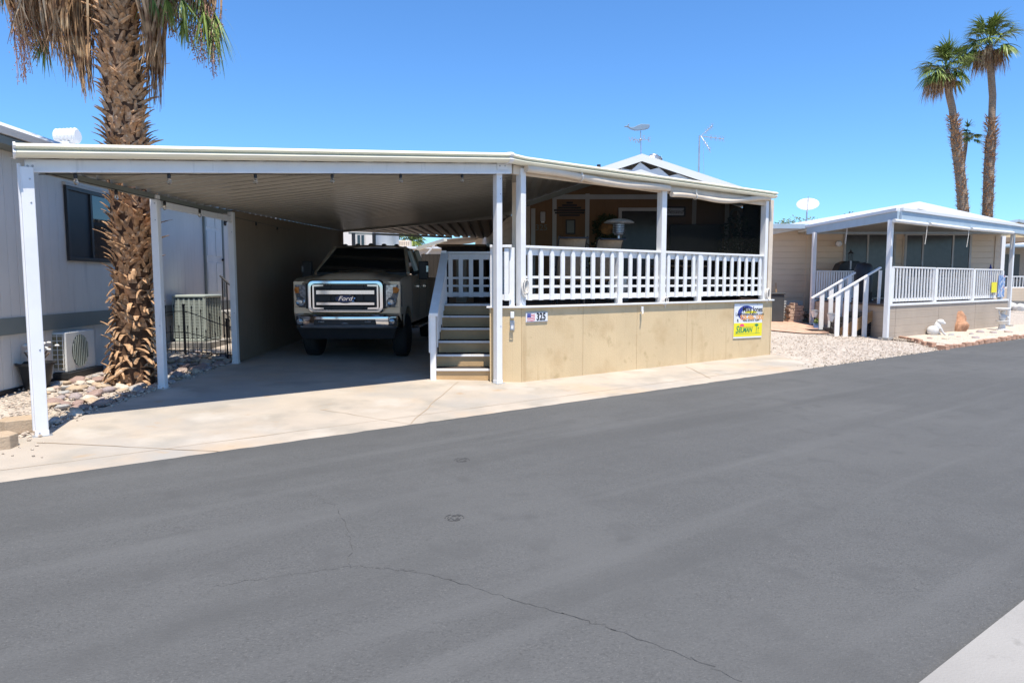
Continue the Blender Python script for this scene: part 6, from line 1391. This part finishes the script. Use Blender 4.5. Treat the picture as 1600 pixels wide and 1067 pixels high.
# white boulders and home across at far right
for px, py, r, lab in ((1578, 484, .36, 'white painted boulder just right of the last porch post'), (1593, 485, .34, 'second white painted boulder at the right edge of the photo')):
    c = G(px, py); tag(MB().ball((c.x, c.y, c.z+.12), (r, r*.8, r*.75), 12, 8, .5, px).build('boulder', M_statue, smooth=60, loc=c), lab, 'boulder')
Yo = 47; x0 = PY(1561, 400, Yo).x; x1 = x0+13; fo = thing('mobile_home', 'distant home with white roof and shaded porch at the right edge', 'mobile home', (x0, Yo, gz(x0, Yo)))
zz = lambda y: PY(1590, y, Yo).z
MB().box(x0, x1, Yo+1.8, Yo+9, .3, zz(386)).build('wall', M_taupe, fo); MB().box(x0-.5, x1+.4, Yo-.3, Yo+9, zz(386)+.003, zz(383)).build('roof_edge', M_blueg, fo)
MB().prism([(x0-.5, Yo-.3, zz(383)+.004), (x1+.4, Yo-.3, zz(383)+.004), (x1+.4, Yo+4, zz(366)), (x0-.5, Yo+4, zz(366))], (0, .0, .04)).build('roof', M_roofw, fo)
MB().box(x0, x1, Yo, Yo+1.8, .3, zz(450)).build('porch_base', M_beige, fo)
for i in range(7): x_ = x0+.2+i*1.9; MB().box(x_-.06, x_+.06, Yo+.02, Yo+.14, zz(450), zz(386)).build('post', M_white, fo)
for y_ in (432, 449): MB().box(x0, x1, Yo+.05, Yo+.1, zz(y_)-.04, zz(y_)+.03).build('rail', M_wood_w, fo)
for i in range(60): x_ = x0+.1+i*.21; MB().box(x_-.02, x_+.02, Yo+.06, Yo+.09, zz(449), zz(432)).build('baluster', M_wood_w, fo)
for i in range(3): x_ = x0+1.4+i*3.6; w_ = MB().box(x_, x_+1.3, Yo+1.75, Yo+1.799, zz(436), zz(396)).build('window', M_acd, fo)
ac_ = thing('awning', 'beige awning with a white edge beyond the right porch roof', 'awning', tuple(PY(1580, 360, 33)))
Ya = 33; a = PY(1556, 352, Ya); b = PY(1625, 347, Ya); MB().prism([(a.x, Ya, PY(1560, 371, Ya).z), (b.x, Ya, PY(1560, 371, Ya).z), (b.x, Ya, b.z), (PY(1588, 347, Ya).x, Ya, PY(1588, 347, Ya).z), (a.x, Ya, a.z)], (0, .06, 0)).build('gable_end', M_tan, ac_)
MB().beam(PY(1556, 351, Ya-.1), PY(1590, 345, Ya-.1), .2, .12).beam(PY(1590, 345, Ya-.1), PY(1640, 357, Ya-.1), .2, .12).build('edge_board', M_blueg, ac_)
MB().box(a.x, b.x, Ya, Ya+7, PY(1560, 371, Ya).z-.2, PY(1560, 371, Ya).z-.002).build('header', M_encl, ac_)
for x_ in (b.x-.3, b.x+2): MB().box(x_-.05, x_+.05, Ya+.05, Ya+.15, gz(x_, Ya), PY(1560, 371, Ya).z-.2).build('post', M_white, ac_)
# street beyond at far right
o = planar('side_road', [G(1571, 484), G(1571, 470), G(1760, 463), G(1760, 478)], .02, M_asph); tag(o, kind='structure')
#@@LIGHT
# ------------------------------------------------------------------ light
sun_dir = Vector((.10, -.335, .937)).normalized()      # towards the sun
sd_ = bpy.data.lights.new('sun', 'SUN'); so = bpy.data.objects.new('sun', sd_); COL.objects.link(so)
so.rotation_euler = sun_dir.to_track_quat('Z', 'Y').to_euler(); sd_.energy = 5.0; sd_.angle = R(.53); sd_.color = (1, .92, .80)
w = bpy.data.worlds.new('World'); scene.world = w; w.use_nodes = True; N = w.node_tree.nodes; L = w.node_tree.links
sky = N.new('ShaderNodeTexSky'); sky.sky_type = 'NISHITA'; sky.sun_disc = False
el = math.asin(sun_dir.z); sky.sun_elevation = el; sky.sun_rotation = math.atan2(sun_dir.x, sun_dir.y)
sky.altitude = 150; sky.air_density = 1.0; sky.dust_density = .2; sky.ozone_density = 1.6
tn = N.new('ShaderNodeMix'); tn.data_type = 'RGBA'; tn.blend_type = 'MULTIPLY'; tn.inputs[0].default_value = 1; tn.inputs[7].default_value = (.60, 1.0, 1.42, 1); L.new(sky.outputs[0], tn.inputs[6])
L.new(tn.outputs[2], N['Background'].inputs[0]); N['Background'].inputs[1].default_value = .108
scene.view_settings.view_transform = 'Standard'; scene.view_settings.look = 'None'; scene.view_settings.exposure = .5; scene.view_settings.gamma = 1
